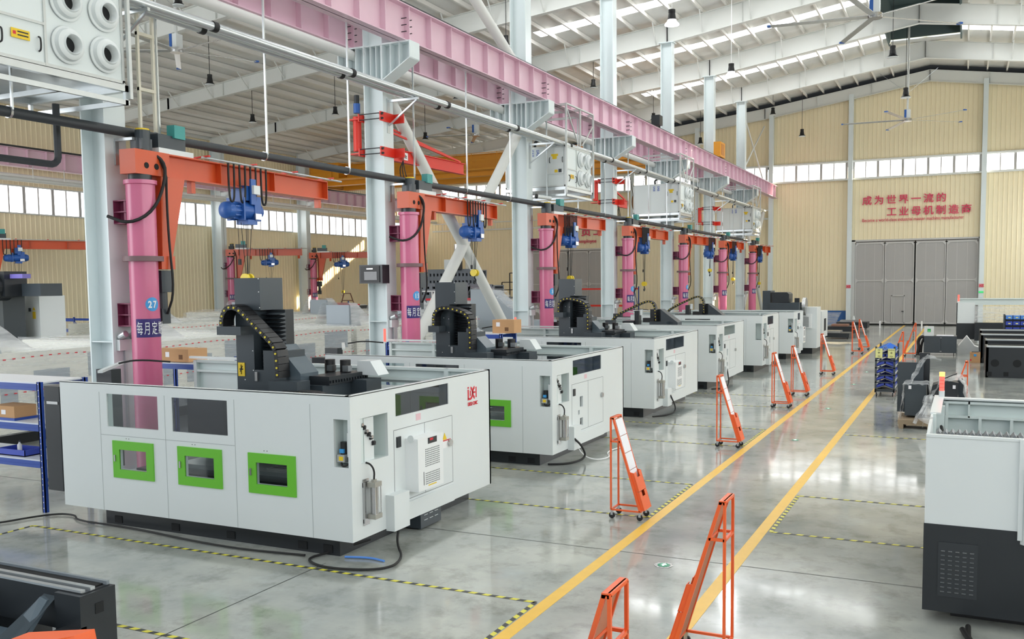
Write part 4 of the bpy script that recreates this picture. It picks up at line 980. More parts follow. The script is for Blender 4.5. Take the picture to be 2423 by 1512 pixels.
        for u in (-2.45, -2.15): MB(blackp).cyl((XX(u), YY(2.85), ZZ(1.98)), (XX(u), YY(2.85), ZZ(2.22)), .085, 16).use(brushed).box(XX(u+.05), XX(u+.16), YY(2.7), YY(2.8), ZZ(2.05), ZZ(2.14)).build('servo_motor', t, True)
        MB(white).prism([(XX(-2.0), YY(2.95), ZZ(1.98)), (XX(-1.6), YY(2.95), ZZ(1.98)), (XX(-1.75), YY(2.95), ZZ(2.2)), (XX(-2.0), YY(2.95), ZZ(2.2))], (0, .3, 0)).build('guard', t)
        chain(t, [(XX(-2.35), ZZ(1.83)), (XX(-1.9), ZZ(1.84)), (XX(-1.7), ZZ(1.82)), (XX(-1.55), ZZ(1.72))], YY(1.55), YY(1.75), .06, .075, 'cable_carrier')
        MB(dark).box(XX(-3.8), XX(-3.1), YY(1.15), YY(1.6), ZZ(1.1), ZZ(1.8)).build('spindle_head', t)
    elif G == 'arch':
        MB(black).box(XX(-2.9), XX(-2.75), YY(1.7), YY(2.0), ZZ(1.5), ZZ(2.45)).box(XX(-2.4), XX(-2.0), YY(1.9), YY(2.3), ZZ(1.7), ZZ(2.5)).box(XX(-3.3), XX(-2.9), YY(1.6), YY(2.2), ZZ(1.6), ZZ(2.1)).build('column', t)
        MB(dark).prism([(XX(-2.0), YY(1.8), ZZ(1.7)), (XX(-1.4), YY(1.8), ZZ(1.7)), (XX(-1.4), YY(1.8), ZZ(2.05)), (XX(-2.0), YY(1.8), ZZ(2.5))], (0, .5, 0)).build('sloped_cover', t)
        MB(white).cyl((XX(-2.65), YY(1.7), ZZ(2.3)), (XX(-2.65), YY(1.7), ZZ(2.5)), .06, 12).build('bottle', t, True)
        MB(blackp).box(XX(-2.6), XX(-2.2), YY(1.7), YY(1.9), ZZ(2.05), ZZ(2.2)).use(brushed).box(XX(-2.7), XX(-2.1), YY(1.6), YY(1.7), ZZ(1.8), ZZ(1.86)).build('servo_motor', t)
        chain(t, [(XX(-3.7), ZZ(2.1)), (XX(-3.6), ZZ(2.25)), (XX(-3.3), ZZ(2.42)), (XX(-2.4), ZZ(2.82)), (XX(-2.2), ZZ(2.7)), (XX(-2.15), ZZ(2.5)), (XX(-2.12), ZZ(2.05))], YY(1.64), YY(1.88), .06)
        MB(dark).box(XX(-2.3), XX(-1.7), YY(1.5), YY(1.8), ZZ(1.9), ZZ(2.08)).box(XX(-3.9), XX(-3.6), YY(1.5), YY(1.8), ZZ(1.95), ZZ(2.12)).build('chain_tray', t)
    elif G == 'head':
        MB(dark).box(XX(-1.95), XX(-1.6), YY(1.5), YY(2.6), ZZ(1.9), ZZ(2.95)).box(XX(-1.6), XX(-.3), YY(1.4), YY(2.6), ZZ(1.8), ZZ(2.4)).build('column', t)
        MB(black).prism([(XX(-1.5), YY(1.4), ZZ(2.42)), (XX(-.75), YY(1.4), ZZ(2.42)), (XX(-.75), YY(1.4), ZZ(2.8)), (XX(-.85), YY(1.4), ZZ(2.88)), (XX(-1.5), YY(1.4), ZZ(2.88))], (0, 1, 0)).build('column_head', t)
        MB(brushed).cyl((XX(-.25), YY(2.2), ZZ(2.2)), (XX(-.1), YY(2.2), ZZ(2.2)), .42, 24).build('tool_disc', t, True)
        MB(black).box(XX(-.6), XX(-.4), YY(2.0), YY(2.2), ZZ(2.4), ZZ(2.6)).box(XX(-.9), XX(-.8), YY(2.0), YY(2.2), ZZ(2.4), ZZ(2.55)).build('servo_motor', t)
    if opt.get('pendant', 1):
        MB(white).beam((X(-6.1), Y(2.0), Z(2.14)), (X(-5.2), Y(.8), Z(2.12)), .07, .04).beam((X(-Lr), Y(dp-.2), Z(2.12)), (X(-Lr+2.0), Y(dp-.2), Z(2.12)), .06, .04).build('sliding_rail', t)
        MB(rubber).tube([(X(-5.6), Y(1.5), Z(2.18)), (X(-5.3), Y(1.6), Z(2.24)), (X(-5.0), Y(2.0), Z(2.18))], .015, 6).build('hose', t, True)
        MB(black).box(X(-Lx-.34), X(-Lx-.02), Y(.0), Y(.3), Z(.45), Z(1.98)).build('side_door', t)
        MB(brushed).box(X(-Lx-.28), X(-Lx-.05), Y(-.01), Y(0), Z(1.72), Z(1.76)).build('door_rail', t)
        MB(black).box(X(-Lx-1.35), X(-Lx-1.0), Y(1.75), Y(1.95), Z(.4), Z(2.04)).build('rear_door', t)
    if opt.get('lamp'):
        x, y = opt['lamp']; MB(white).cyl((X(x), Y(y), Z(2.06)), (X(x), Y(y), Z(2.1)), .04, 12).use(ledred).cyl((X(x), Y(y), Z(2.1)), (X(x), Y(y), Z(2.42)), .03, 12).build('signal_lamp', t, True)
    return t
make_machine(-6.66, 9.1, 2.06, 3.65, 'nearest white machining centre, with three green doors and red emblem', dict(logo=1, stick=1))
make_machine(-6.74, 15.35, 1.985, 3.9, 'second white machining centre, one green door showing, square holes in side', dict(ac=0, holes=1, gantry='tall2', g=(-.07, 0, .04), lamp=(-5.9, 3.4)))
make_machine(-6.88, 21.95, 2.0, 4.15, 'third white machining centre, with cooler box on its side and tall dark column', dict(gantry='tall2', g=(.0, .3, .08), lamp=(-5.6, 3.7)))
make_machine(-6.92, 28.5, 2.02, 3.9, 'fourth white machining centre, with clear corner window and arched cable chain', dict(ac=0, holes=1, gantry='arch', clearwin=1, g=(-.45, .3, .0)))
make_machine(-6.68, 34.45, 2.12, 3.3, 'fifth white machining centre, with empty front recess', dict(ac=0, holes=1, gantry='arch', lube=0, g=(-.55, .3, -.08)))
make_machine(-6.55, 40.6, 2.04, 2.5, 'sixth white machining centre, with round tool disc above it', dict(gantry='head', g=(.1, 1.2, 0), valves=0, pendant=0, len=4.6))
# control cabinet beyond the sixth machine
t = thing('control_cabinet', 'small white cabinet with grille beside the sixth machine', 'cabinet', (-6.5, 44, 0))
MB(white).box(-6.85, -6.08, 44.0, 45.2, .28, 2.15).build('body', t); MB(white).box(-6.6, -6.2, 46.5, 48.6, .6, 1.88).use(darkm).box(-6.2, -6.19, 47.3, 48, .9, 1.5).build('side_body', t)
MB(black).box(-7.2, -6.3, 44.2, 48.6, 0, .3).build('base', t)
c = MB(mat('cooler_white', (236, 238, 238), .35)).box(-6.8, -6.3, 43.9, 44, 1.2, 1.85).build('cooler', t)
g = MB(mat('grille_grey', (120, 124, 124), .6))
for q in range(16): g.box(-6.74, -6.42, 43.89, 43.9, 1.25+q*.03, 1.262+q*.03)
g.build('grille', c, kind='stuff')
MB(whitep).cyl((-6.65, 44.3, 2.15), (-6.65, 44.3, 2.4), .02, 8).build('signal_rod', t)
# transformer under machine one, cables on the floor
t = thing('transformer_box', 'dark louvred box under the right side of the nearest machine', 'box', (-6.9, 10.9, 0))
b = MB(dark).box(-7.3, -6.72, 10.75, 11.3, .02, .26).build('body', t)
lv = MB(steel)
for q in range(3):
    for w in range(2): lv.box(-6.72, -6.715, 10.84+q*.14, 10.93+q*.14, .12+w*.07, .128+w*.07)
lv.build('louvre', t)
def cable(label, pts, r=.022, m=rubber, grp='cables on the floor'):
    return tag(MB(m).tube(pts, r, 8, 3).build('cable', None, True, loc=pts[0]), label, 'cable', grp)
cable('black cable looping on the floor from the nearest machine duct', [(-6.55, 9.95, .3), (-6.56, 9.9, .05), (-6.2, 9.5, .024), (-6.1, 9.0, .024), (-6.8, 8.75, .024), (-7.3, 8.95, .024), (-7.2, 9.3, .024), (-6.9, 9.8, .1)], .016)
cable('short blue hose on the floor by the nearest machine corner', [(-6.9, 9.25, .02), (-6.6, 9.35, .02), (-6.35, 9.3, .02)], .014, bluel)
cable('black cable winding on the floor left of the nearest machine', [(-13.6, 8.0, .024), (-12.6, 8.35, .024), (-12.3, 9.3, .024), (-11.9, 9.4, .024), (-11.6, 9.15, .024), (-10.6, 9.2, .024), (-8.6, 8.95, .024), (-7.4, 9.1, .024)], .014)
cable('thin pale cable hanging at the second machine corner', [(-6.7, 16.3, .4), (-6.6, 16.4, .1), (-6.3, 16.3, .02), (-6.1, 16.7, .02), (-6.4, 17.2, .02), (-6.3, 17.9, .02)], .012, whitep)
cable('black cable from the second machine duct to the floor', [(-6.62, 16.1, .45), (-6.5, 16.2, .3), (-6.45, 16.3, .05), (-6.6, 15.8, .024), (-6.95, 15.6, .024)], .02)
cable('black cable sagging below the third machine', [(-6.75, 22.9, .5), (-6.6, 23.0, .1), (-6.7, 22.6, .024), (-7.0, 22.2, .024)], .02)
cable('black cable at the foot of the fourth machine', [(-6.8, 29.4, .6), (-6.7, 29.3, .1), (-6.8, 28.9, .024), (-7.1, 28.6, .024)], .02)

# ------------------------------------------------------------------ orange document racks on castors
def rack(x, y, sgn, label, sheets=True):
    """x = back posts, slope comes down towards sgn (+1 = towards +x); y = near edge"""
    t = thing('document_rack', label, 'rack', (x, y, 0), 'orange rolling document racks')
    w = .32; d = .44; zt = 1.46; z0 = .13
    X = lambda u: x+sgn*u
    f = MB(orangr)
    def bar(p, q, s=.024): f.beam(p, q, s, s)
    for yy in (y, y+w):
        bar((X(0), yy, z0), (X(0), yy, zt)); bar((X(0), yy, z0), (X(d), yy, z0)); bar((X(.0), yy, zt-.01), (X(.05), yy, zt-.01)); bar((X(0), yy, 1.12), (X(.14), yy, 1.12))
        f.hexa([(X(.05), yy-.012, zt), (X(.02), yy-.012, zt), (X(d-.02), yy-.012, z0), (X(d+.02), yy-.012, z0), (X(.05), yy+.012, zt), (X(.02), yy+.012, zt), (X(d-.02), yy+.012, z0), (X(d+.02), yy+.012, z0)])
    for u, z in ((0, z0), (d, z0), (0, zt), (0, 1.12), (.14, 1.12)): bar((X(u), y, z), (X(u), y+w, z))
    f.box(min(X(0), X(.05)), max(X(0), X(.05)), y-.012, y+w+.012, zt-.005, zt+.012)
    f.build('frame', t)
    # sloped board
    def sl(z, o=0): return .045+(d-.045)*(zt-z)/(zt-z0)+o
    MB(mat('board_brown', (190, 130, 100), .6)).hexa([(X(sl(.15)), y+.015, .15), (X(sl(.15)), y+w-.015, .15), (X(sl(1.44)), y+w-.015, 1.44), (X(sl(1.44)), y+.015, 1.44), (X(sl(.15, -.01)), y+.015, .15), (X(sl(.15, -.01)), y+w-.015, .15), (X(sl(1.44, -.01)), y+w-.015, 1.44), (X(sl(1.44, -.01)), y+.015, 1.44)]).build('board', t)
    if sheets:
        for a, b in ((1.2, 1.43), (.96, 1.19), (.72, .95), (.56, .71)):
            MB(paper).hexa([(X(sl(a, .006)), y+.02, a), (X(sl(a, .006)), y+w-.02, a), (X(sl(b, .006)), y+w-.02, b), (X(sl(b, .006)), y+.02, b), (X(sl(a, .012)), y+.02, a), (X(sl(a, .012)), y+w-.02, a), (X(sl(b, .012)), y+w-.02, b), (X(sl(b, .012)), y+.02, b)]).build('sheet', t)
    for zb in (.15, .42):
        p = MB(orangr); h = .27; dd = .07
        A = (X(sl(zb)), zb); B = (X(sl(zb+h)), zb+h); C = (X(sl(zb+h, dd)), zb+h-.01); D = (X(sl(zb, dd)), zb)
        for yy in (y+.005, y+w-.01): p.hexa([(A[0], yy, A[1]), (D[0], yy, D[1]), (C[0], yy, C[1]), (B[0], yy, B[1]), (A[0], yy+.006, A[1]), (D[0], yy+.006, D[1]), (C[0], yy+.006, C[1]), (B[0], yy+.006, B[1])])
        k = .72
        E_ = (D[0]+(C[0]-D[0])*k, D[1]+(C[1]-D[1])*k)
        for (ya_, yb_, T) in ((y, y+w*.32, C), (y+w*.68, y+w, C), (y+w*.32, y+w*.68, E_)):
            p.hexa([(D[0], ya_, D[1]), (D[0], yb_, D[1]), (T[0], yb_, T[1]), (T[0], ya_, T[1]), (D[0]-sgn*.006, ya_, D[1]), (D[0]-sgn*.006, yb_, D[1]), (T[0]-sgn*.006, yb_, T[1]), (T[0]-sgn*.006, ya_, T[1])])
        p.hexa([(A[0], y, A[1]), (D[0], y, D[1]), (D[0], y+w, D[1]), (A[0], y+w, A[1]), (A[0], y, A[1]+.006), (D[0], y, D[1]+.006), (D[0], y+w, D[1]+.006), (A[0], y+w, A[1]+.006)])
        p.build('pocket', t)
    for u in (.01, d-.01):
        for yy in (y+.01, y+w-.01):
            MB(blackp).cyl((X(u)-.0, yy-.012, .045), (X(u), yy+.012, .045), .045, 14).use(brushed).box(X(u)-.018, X(u)+.018, yy-.018, yy+.018, .05, .125).build('castor', t)
    return t
for x, y, s, l in ((-4.54, 12.42, 1, 'orange rack with white sheets, nearest on the left of the yellow aisle line'), (-4.53, 18.7, 1, 'second orange rack along the left line, in front of the fourth machine'), (-4.6, 25.1, 1, 'third orange rack on the left line, near rack of a close pair'),
                   (-4.56, 27.9, 1, 'fourth orange rack on the left line, far rack of a close pair'), (-4.62, 34.5, 1, 'fifth orange rack on the left line, standing alone by the sixth machine'), (-4.62, 44.7, 1, 'sixth orange rack on the left line, left one of the far pair'), (-4.6, 47.5, 1, 'farthest orange rack on the left line, right one of the far pair'),
                   (-1.86, 7.98, -1, 'tall orange rack seen from behind, standing across the right yellow line'), (-1.95, 5.3, -1, 'orange rack cut by the bottom edge, with blue bins at its foot'), (-1.9, 43.9, -1, 'thin far orange rack on the right line, behind the bin trolley'), (-2.0, 36.5, -1, 'orange rack on the right line, half hidden by the bin trolley'), (.1, 23.8, -1, 'orange rack peeping out behind the big right machine')):
    rack(x, y, s, l)

# ------------------------------------------------------------------ floor markings
def strip(x0, y0, x1, y1, w, mats, seg=.14, label='', lift=.003, name='hazard_tape', slant=.5):
    a = Vector((x0, y0, 0)); b = Vector((x1, y1, 0)); d = (b-a); L = d.length; d.normalize(); n = Vector((-d.y, d.x, 0))*w/2
    mb = MB(mats[0]); k = 0; s = 0
    if len(mats) == 1: mb.box(*([min(x0, x1)-w/2, max(x0, x1)+w/2, y0, y1, 0, lift]))
    else:
        while s < L-.01:
            e = min(L, s+seg); mb.use(mats[k % 2]); o = d*w*slant
            mb.face([a+d*s-n-o*.5+Vector((0, 0, lift)), a+d*e-n-o*.5+Vector((0, 0, lift)), a+d*e+n+o*.5+Vector((0, 0, lift)), a+d*s+n+o*.5+Vector((0, 0, lift))]); s = e; k += 1
    o = mb.build(name, None, loc=(x0, y0, 0)); return tag(o, label, 'floor marking')
strip(-3.94, 2, -3.94, 73, .15, [lineyel], label='left solid yellow aisle line on the floor', name='aisle_line')
strip(-2.42, 2, -2.42, 73, .15, [lineyel], label='right solid yellow aisle line on the floor', name='aisle_line')
TP = [tapeyel, tapeblk]
hz = [(-12.0, 8.76, -4.06, 8.76, 'black and yellow tape in front of the nearest machine'), (-12.2, 6.45, -4.06, 6.45, 'black and yellow tape behind the dark casting at the lower left'), (-12, 12.66, -4.06, 12.66, 'striped tape ending at the nearest left rack'),
      (-12, 15.03, -4.06, 15.03, 'striped tape in front of the second machine'), (-12, 18.94, -4.06, 18.94, 'striped tape behind the second machine, at the second rack'), (-12, 21.3, -4.06, 21.3, 'striped tape in front of the third machine'), (-12, 25.2, -4.06, 25.2, 'striped tape between third and fourth machines'), (-12, 27.6, -4.06, 27.6, 'striped tape in front of the fourth machine'),
      (-4.06, 4, -4.06, 8.76, 'striped tape beside the left yellow line at the bottom of the picture'), (-4.06, 12.66, -4.06, 15.03, 'striped tape beside the left yellow line, at the nearest rack'), (-4.06, 18.94, -4.06, 21.3, 'striped tape beside the left yellow line, at the second rack'),
      (-2.3, 12.56, -.2, 12.56, 'striped tape right of the aisle, nearer the right machine'), (-2.3, 14.87, 4, 14.87, 'striped tape right of the aisle, level with the right machine top'), (-2.3, 12.56, -2.3, 14.87, 'striped tape beside the right yellow line'), (-2.3, 6.5, 2, 6.5, 'striped tape at the bottom edge, right of the tall rack'), (-2.3, 21.2, 3, 21.2, 'faint striped tape beyond the wrapped parts'),
      (-12.0, 6.5, -12.0, 8.76, 'striped tape running back at the lower left'), (-11.5, 7.2, -14, 8.0, 'striped tape crossing the lower left corner')]
for a in hz: strip(a[0], a[1], a[2], a[3], .055, TP, seg=.085, label=a[4])
for a, l in (((-40, 10.9, 6, 10.9), 'hairline floor joint across the aisle'), ((-7, 2, -7.0, 9), 'hairline floor joint in the left foreground')):
    strip(*a, .012, [tapeblk, tapeblk], seg=50, label=l, name='floor_joint', lift=.002)
for k, (y) in enumerate((10.55, 20.1, 25.4, 31.6, 15.4, 36, 40)):
    if y == 15.4: continue
    t = thing('floor_light', ['green round floor guide lamp, nearest in the aisle, with arrow', 'second round floor guide lamp in the aisle', 'third round floor guide lamp in the aisle', 'fourth round floor guide lamp in the aisle', '', 'fifth round floor guide lamp in the aisle', 'sixth round floor guide lamp in the aisle'][k], 'lamp', (-3.19, y, 0), 'floor guide lamps')
    MB(brushed).cyl((-3.19, y, 0), (-3.19, y, .006), .11, 24).build('rim', t)
    MB(mat('green_lens', (26, 130, 92), .3, emit=.35)).cyl((-3.19, y, .006), (-3.19, y, .009), .075, 24).build('lens', t)
    MB(mat('arrow_glow', (220, 255, 240), .4, emit=1.2)).box(-3.2, -3.18, y-.04, y+.03, .009, .011).prism([(-3.225, y+.01, .009), (-3.155, y+.01, .009), (-3.19, y+.06, .009)], (0, 0, .002)).build('arrow', t)

# ------------------------------------------------------------------ right foreground machine
t = thing('machining_centre', 'large machine at the right edge, white above and black below, with red signal tower', 'machine', (-.31, 9.8, 0))
x0, yf = -.31, 9.8
MB(white).box(x0, .52, yf, yf+.04, 1.0, 1.87).box(x0, .52, yf-.012, yf+.05, 1.86, 1.885).build('front_panel', t)
MB(black).box(x0-.005, 2.4, yf-.005, yf+.04, .13, 1.0).box(x0-.005, x0+.03, yf+.04, yf+3.2, .13, 1.0).build('lower_panel', t)
MB(blackp).box(x0+.25, 2.2, yf+.3, yf+5, 0, .13).build('base', t)
vp = MB(mat('vent_plate', (44, 48, 52), .3)).box(x0+.13, x0+.48, yf-.014, yf-.005, .29, .83).build('vent_plate', t)
lv = MB(mat('louvre_edge', (96, 100, 102), .4))
for i in range(5):
    for j in range(10):
        xx = x0+.155+i*.064; zz = .33+j*.045; lv.prism([(xx, yf-.014, zz), (xx, yf-.024, zz+.005), (xx, yf-.014, zz+.012)], (.036, 0, 0))
lv.build('louvre', vp)
MB(white).prism([(.52, yf-.0, 1.0-.12), (.58, yf-.06, .88), (.58, yf-.06, 1.7), (.52, yf, 1.88)], (0, .4, 0)).box(.56, 2.4, yf-.07, yf-.03, .9, 1.62).box(.5, .54, yf-.03, yf+.3, .92, 1.88).build('corner_box', t)
gv = MB(darkm)
for j in range(26): gv.box(.6, 2.2, yf-.075, yf-.07, .98+j*.023, .991+j*.023)
gv.build('grille', t, kind='stuff')
# raised rear wall, sloping side
MB(white).prism([(x0, yf+.04, 1.86), (x0, yf+.5, 1.9), (x0, yf+3.14, 1.9), (x0, yf+3.14, 1.0), (x0, yf+.04, 1.0)], (.03, 0, 0)).build('side_panel', t)
MB(inner).box(x0+.03, 3, yf+3.1, yf+3.14, .9, 1.87).build('rear_panel', t)
fr = MB(inner)
for z in (1.82, 1.64, 1.25): fr.box(x0+.1, 3, yf+3.03, yf+3.1, z, z+.03)
for u in (.12, .5, .85, 1.25): fr.box(x0+u, x0+u+.035, yf+3.02, yf+3.1, .9, 1.85 if u == .12 else 1.65)
fr.box(x0+.38, x0+.4, yf+3.03, yf+3.1, 1.65, 1.85).build('inner_frame', t)
MB(white).box(x0-.01, 3, yf+3.02, yf+3.16, 1.87, 1.89).box(x0-.01, x0+.1, yf+1.4, yf+3.1, 1.9, 1.915).build('top_lip', t)
MB(inner).box(x0+.03, x0+.12, yf+2.5, yf+2.6, 1.4, 1.85).box(x0+.03, x0+.06, yf+1.0, yf+1.1, 1.2, 1.95).build('inner_post', t)
MB(rubber).tube([(x0+.07, yf+2.7, 1.75), (x0+.08, yf+2.5, 1.6), (x0+.16, yf+2.3, 1.4)], .02, 6).build('hose', t, True)
bw = MB(mat('bellows_grey', (120, 124, 126), .5))
for q in range(40):
    xx = x0+.08+q*.06; bw.prism([(xx, yf+.1, 1.865), (xx+.06, yf+.1, 1.865), (xx+.03, yf+.1, 1.905)], (0, .22, 0))
bw.build('bellows', t)
MB(black).box(x0+.1, 2.3, yf+.1, yf+.3, 1.0, 1.86).box(x0+.1, 2.3, yf+.5, yf+4.3, .8, 1.2).build('bed', t)
st = MB(white).cyl((-.235, 12.75, 1.91), (-.235, 12.75, 1.99), .034, 18).build('signal_base', t, True)
for k in range(4): MB(ledred).cyl((-.235, 12.75, 1.99+k*.045), (-.235, 12.75, 2.03+k*.045), .03, 18).build('red_lens', st, True)
MB(mat('red_lens_base', (220, 60, 60), .4)).cyl((-.235, 12.75, 1.985), (-.235, 12.75, 2.17), .027, 14).build('lens_core', st, True)
MB(ledora).cyl((-.235, 12.75, 2.17), (-.235, 12.75, 2.225), .033, 18).build('orange_lens', st, True)
cable('thick black hoses on the floor under the right machine', [(.05, 9.6, .05), (.15, 9.2, .03), (.6, 9.0, .03), (1.4, 9.1, .03)], .026)
cable('second thick black hose under the right machine, lower', [(.1, 9.7, .05), (.1, 9.3, .03), (.5, 8.85, .03), (1.4, 8.9, .03)], .026)

# ------------------------------------------------------------------ bin trolley
t = thing('bin_trolley', 'dark trolley of blue tilted bins, with round A7 plate and two yellow notes', 'trolley', (-2.04, 29.1, 0))
tx0, tx1, ty0, ty1 = -2.31, -1.77, 28.57, 30.2
f = MB(dark)
for x in (tx0, tx1-.04):
    for y in (ty0, ty1-.04): f.box(x, x+.05, y, y+.05, .12, 1.46)
levels = [.22, .43, .64, .85, 1.06, 1.27]
for z in levels: f.box(tx0, tx1, ty0, ty0+.03, z-.03, z+.0).box(tx0, tx1, ty1-.03, ty1, z-.03, z).box(tx0, tx0+.02, ty0, ty1, z-.02, z).box(tx1-.02, tx1, ty0, ty1, z-.02, z)
f.box(tx0, tx1, ty0, ty1, .14, .18)
f.build('frame', t)
sh = MB(steel)
for z in levels: sh.hexa([(tx0, ty0, z), (-2.04, ty0, z+.1), (-2.04, ty1, z+.1), (tx0, ty1, z), (tx0, ty0, z+.006), (-2.04, ty0, z+.106), (-2.04, ty1, z+.106), (tx0, ty1, z+.006)]).hexa([(-2.04, ty0, z+.1), (tx1, ty0, z), (tx1, ty1, z), (-2.04, ty1, z+.1), (-2.04, ty0, z+.106), (tx1, ty0, z+.006), (tx1, ty1, z+.006), (-2.04, ty1, z+.106)])
sh.build('shelf', t)
for x in (tx0+.05, tx1-.05):
    for y in (ty0+.06, ty1-.06): MB(blackp).cyl((x-.015, y, .06), (x+.015, y, .06), .06, 14).use(brushed).box(x-.025, x+.025, y-.02, y+.02, .07, .14).build('castor', t)
for x in (-2.3, -1.96): MB(note).box(x, x+.19, ty0-.012, ty0, 1.2, 1.42).build('note', t) if 0 else None
for x, s_ in ((-2.3, ('M5', '+', 'M8')), (-1.965, ('M10*25', '+', 'M24'))):
    n_ = MB(note).box(x, x+.19, ty0-.012, ty0, 1.13, 1.4).build('note', t)
    for k, q in enumerate(s_): text('lettering', q, .05 if k != 1 else .14, black, n_, (x+.095, ty0-.014, 1.34-k*.09-(.02 if k == 1 else 0)), (1, 0, 0), (0, 0, 1), align='CENTER', depth=.001)
n_ = MB(mat('plate_blue', (110, 140, 200), .5)).cyl((-2.04, ty0-.02, 1.42), (-2.04, ty0-.008, 1.42), .065, 20).build('round_plate', t)
text('lettering', 'A7', .07, navy, n_, (-2.04, ty0-.022, 1.395), (1, 0, 0), (0, 0, 1), align='CENTER', depth=.001)
def bin_(x, y, z, s, m, label, grp, w=.2):
    """bin tilted outward on side s"""
    mb = MB(m)
    def P(u, v, h): return (x+s*(u*math.cos(.36)+h*math.sin(.36)*0), y+v, z-u*math.sin(.36)+h)
    th = .006; a, b, H = 0, .25, .09
    mb.hexa([P(a, 0, 0), P(b, 0, 0), P(b, w, 0), P(a, w, 0), P(a, 0, th), P(b, 0, th), P(b, w, th), P(a, w, th)])
    for v0, v1 in ((0, th), (w-th, w)): mb.hexa([P(a, v0, 0), P(b, v0, 0), P(b, v1, 0), P(a, v1, 0), P(a, v0, H), P(b, v0, H*.6), P(b, v1, H*.6), P(a, v1, H)])
    for u0, u1, hh in ((a, a+th, H), (b-th, b, H*.6)): mb.hexa([P(u0, 0, 0), P(u1, 0, 0), P(u1, w, 0), P(u0, w, 0), P(u0, 0, hh), P(u1, 0, hh), P(u1, w, hh), P(u0, w, hh)])
    return tag(mb.build('storage_bin', None, loc=(x, y, z)), label, 'bin', grp)
RW = ['bottom', 'second', 'third', 'fourth', 'fifth', 'top']
for li, z in enumerate(levels):
    for s in (-1, 1):
        for k in range(7):
            bin_(-2.04+s*.01, ty0+.035+k*.225, z+.115, s, bluel if li == 5 else blueb,
                 '%s bin, %s trolley row, %s side' % ('light blue' if li == 5 else 'dark blue', RW[li], 'left' if s < 0 else 'right')+', %s from the near end' % ['first', 'second', 'third', 'fourth', 'fifth', 'sixth', 'last'][k], 'trolley bins, %s row, %s side' % (RW[li], 'left' if s < 0 else 'right'), .21)

# ------------------------------------------------------------------ parts wrapped in film by the trolley
t = thing('wrapped_parts', 'dark cabinet panels wrapped in clear film on a wooden pallet', 'wrapped parts', (-.9, 23, 0))
MB(mat('pallet_wood', (150, 132, 108), .8)).box(-1.32, -.55, 22.6, 23.8, .1, .2).box(-1.3, -1.2, 22.6, 23.8, 0, .1).box(-.7, -.6, 22.6, 23.8, 0, .1).build('pallet', t)
MB(dark).box(-1.42, -.85, 24.0, 24.1, .2, 1.4).build('upright_panel', t)
MB(black).box(-.95, -.72, 24.2, 24.3, .3, 1.62).build('upright_panel', t)
MB(dark).box(-1.2, -.75, 23.0, 23.6, .25, .95).build('wrapped_box', t)
MB(black).prism([(-.72, 22.9, .45), (-.1, 22.9, .45), (-.08, 22.9, 1.05), (-.3, 22.9, 1.1), (-.62, 22.9, .98)], (0, .6, 0)).build('wrapped_box', t)
MB(dark).prism([(-.08, 23.3, .5), (.12, 23.3, .5), (.0, 23.3, 1.1), (-.1, 23.3, 1.1)], (0, .4, 0)).build('leaning_plate', t)
for x, z in ((-1.12, .88), (-.2, .92)): MB(paper).box(x, x+.06, 22.88, 22.89, z, z+.08).build('tag', t)
MB(black).beam((-.38, 23.2, 1.12), (-.12, 23.2, 1.24), .1, .02).build('clip', t)
def drape(parent, name, base, m, n=14, amp=.03, seed=1):
    """film draped over a closed outline: base = list of rings (each a list of points)"""
    rnd = random.Random(seed); R = [[Vector(p) for p in r] for r in base]
    # resample
    def res(r, n):
        out = []
        for i in range(n):
            f = i/(n-1)*(len(r)-1); k = min(int(f), len(r)-2); out.append(r[k].lerp(r[k+1], f-k))
        return out
    G = [res(r, n) for r in R]
    rows = []
    for a, b in zip(G, G[1:]):
        for q in range(5): rows.append([u.lerp(v, q/5) for u, v in zip(a, b)])
    rows.append(G[-1])
    rows = [[p+Vector((rnd.uniform(-1, 1), rnd.uniform(-1, 1), rnd.uniform(-.6, .6)))*amp for p in r] for r in rows]
    mb = MB(m); i = 0
    for r in rows: mb.v += [tuple(p) for p in r]
    for j in range(len(rows)-1):
        for k in range(n-1): mb.f.append((j*n+k, j*n+k+1, (j+1)*n+k+1, (j+1)*n+k)); mb.fm.append(0)
    return mb.build(name, parent, True)
drape(t, 'film', [[(-1.28, 22.6, .1), (-1.22, 22.85, .98), (-.7, 22.85, 1.0), (-.6, 22.6, .1)], [(-1.3, 24, .1), (-1.24, 23.7, 1.0), (-.7, 23.7, 1.0), (-.6, 24, .1)]], film2, 22, .03, 3)
drape(t, 'film', [[(-.78, 22.5, .05), (-.7, 22.7, .6), (-.45, 22.75, 1.1), (-.05, 22.75, 1.14), (.22, 22.4, .3)], [(-.7, 24, .2), (-.7, 23.7, .9), (-.4, 23.7, 1.12), (0, 23.7, 1.16), (.3, 24, .3)]], film2, 24, .04, 4)
drape(t, 'film', [[(-1.0, 22.6, .05), (-.85, 22.3, .3), (-.55, 22.2, .05)], [(-.75, 22.8, .75), (-.65, 22.7, .8), (-.6, 22.7, .7)]], film2, 14, .05, 5)
drape(t, 'film', [[(-1.15, 23.0, .95), (-1.05, 23.0, 1.0)], [(-.95, 24.1, 1.45), (-.8, 24.1, 1.5)], [(-.75, 24.2, 1.62), (-.45, 24.2, 1.45)]], film, 10, .025, 6)
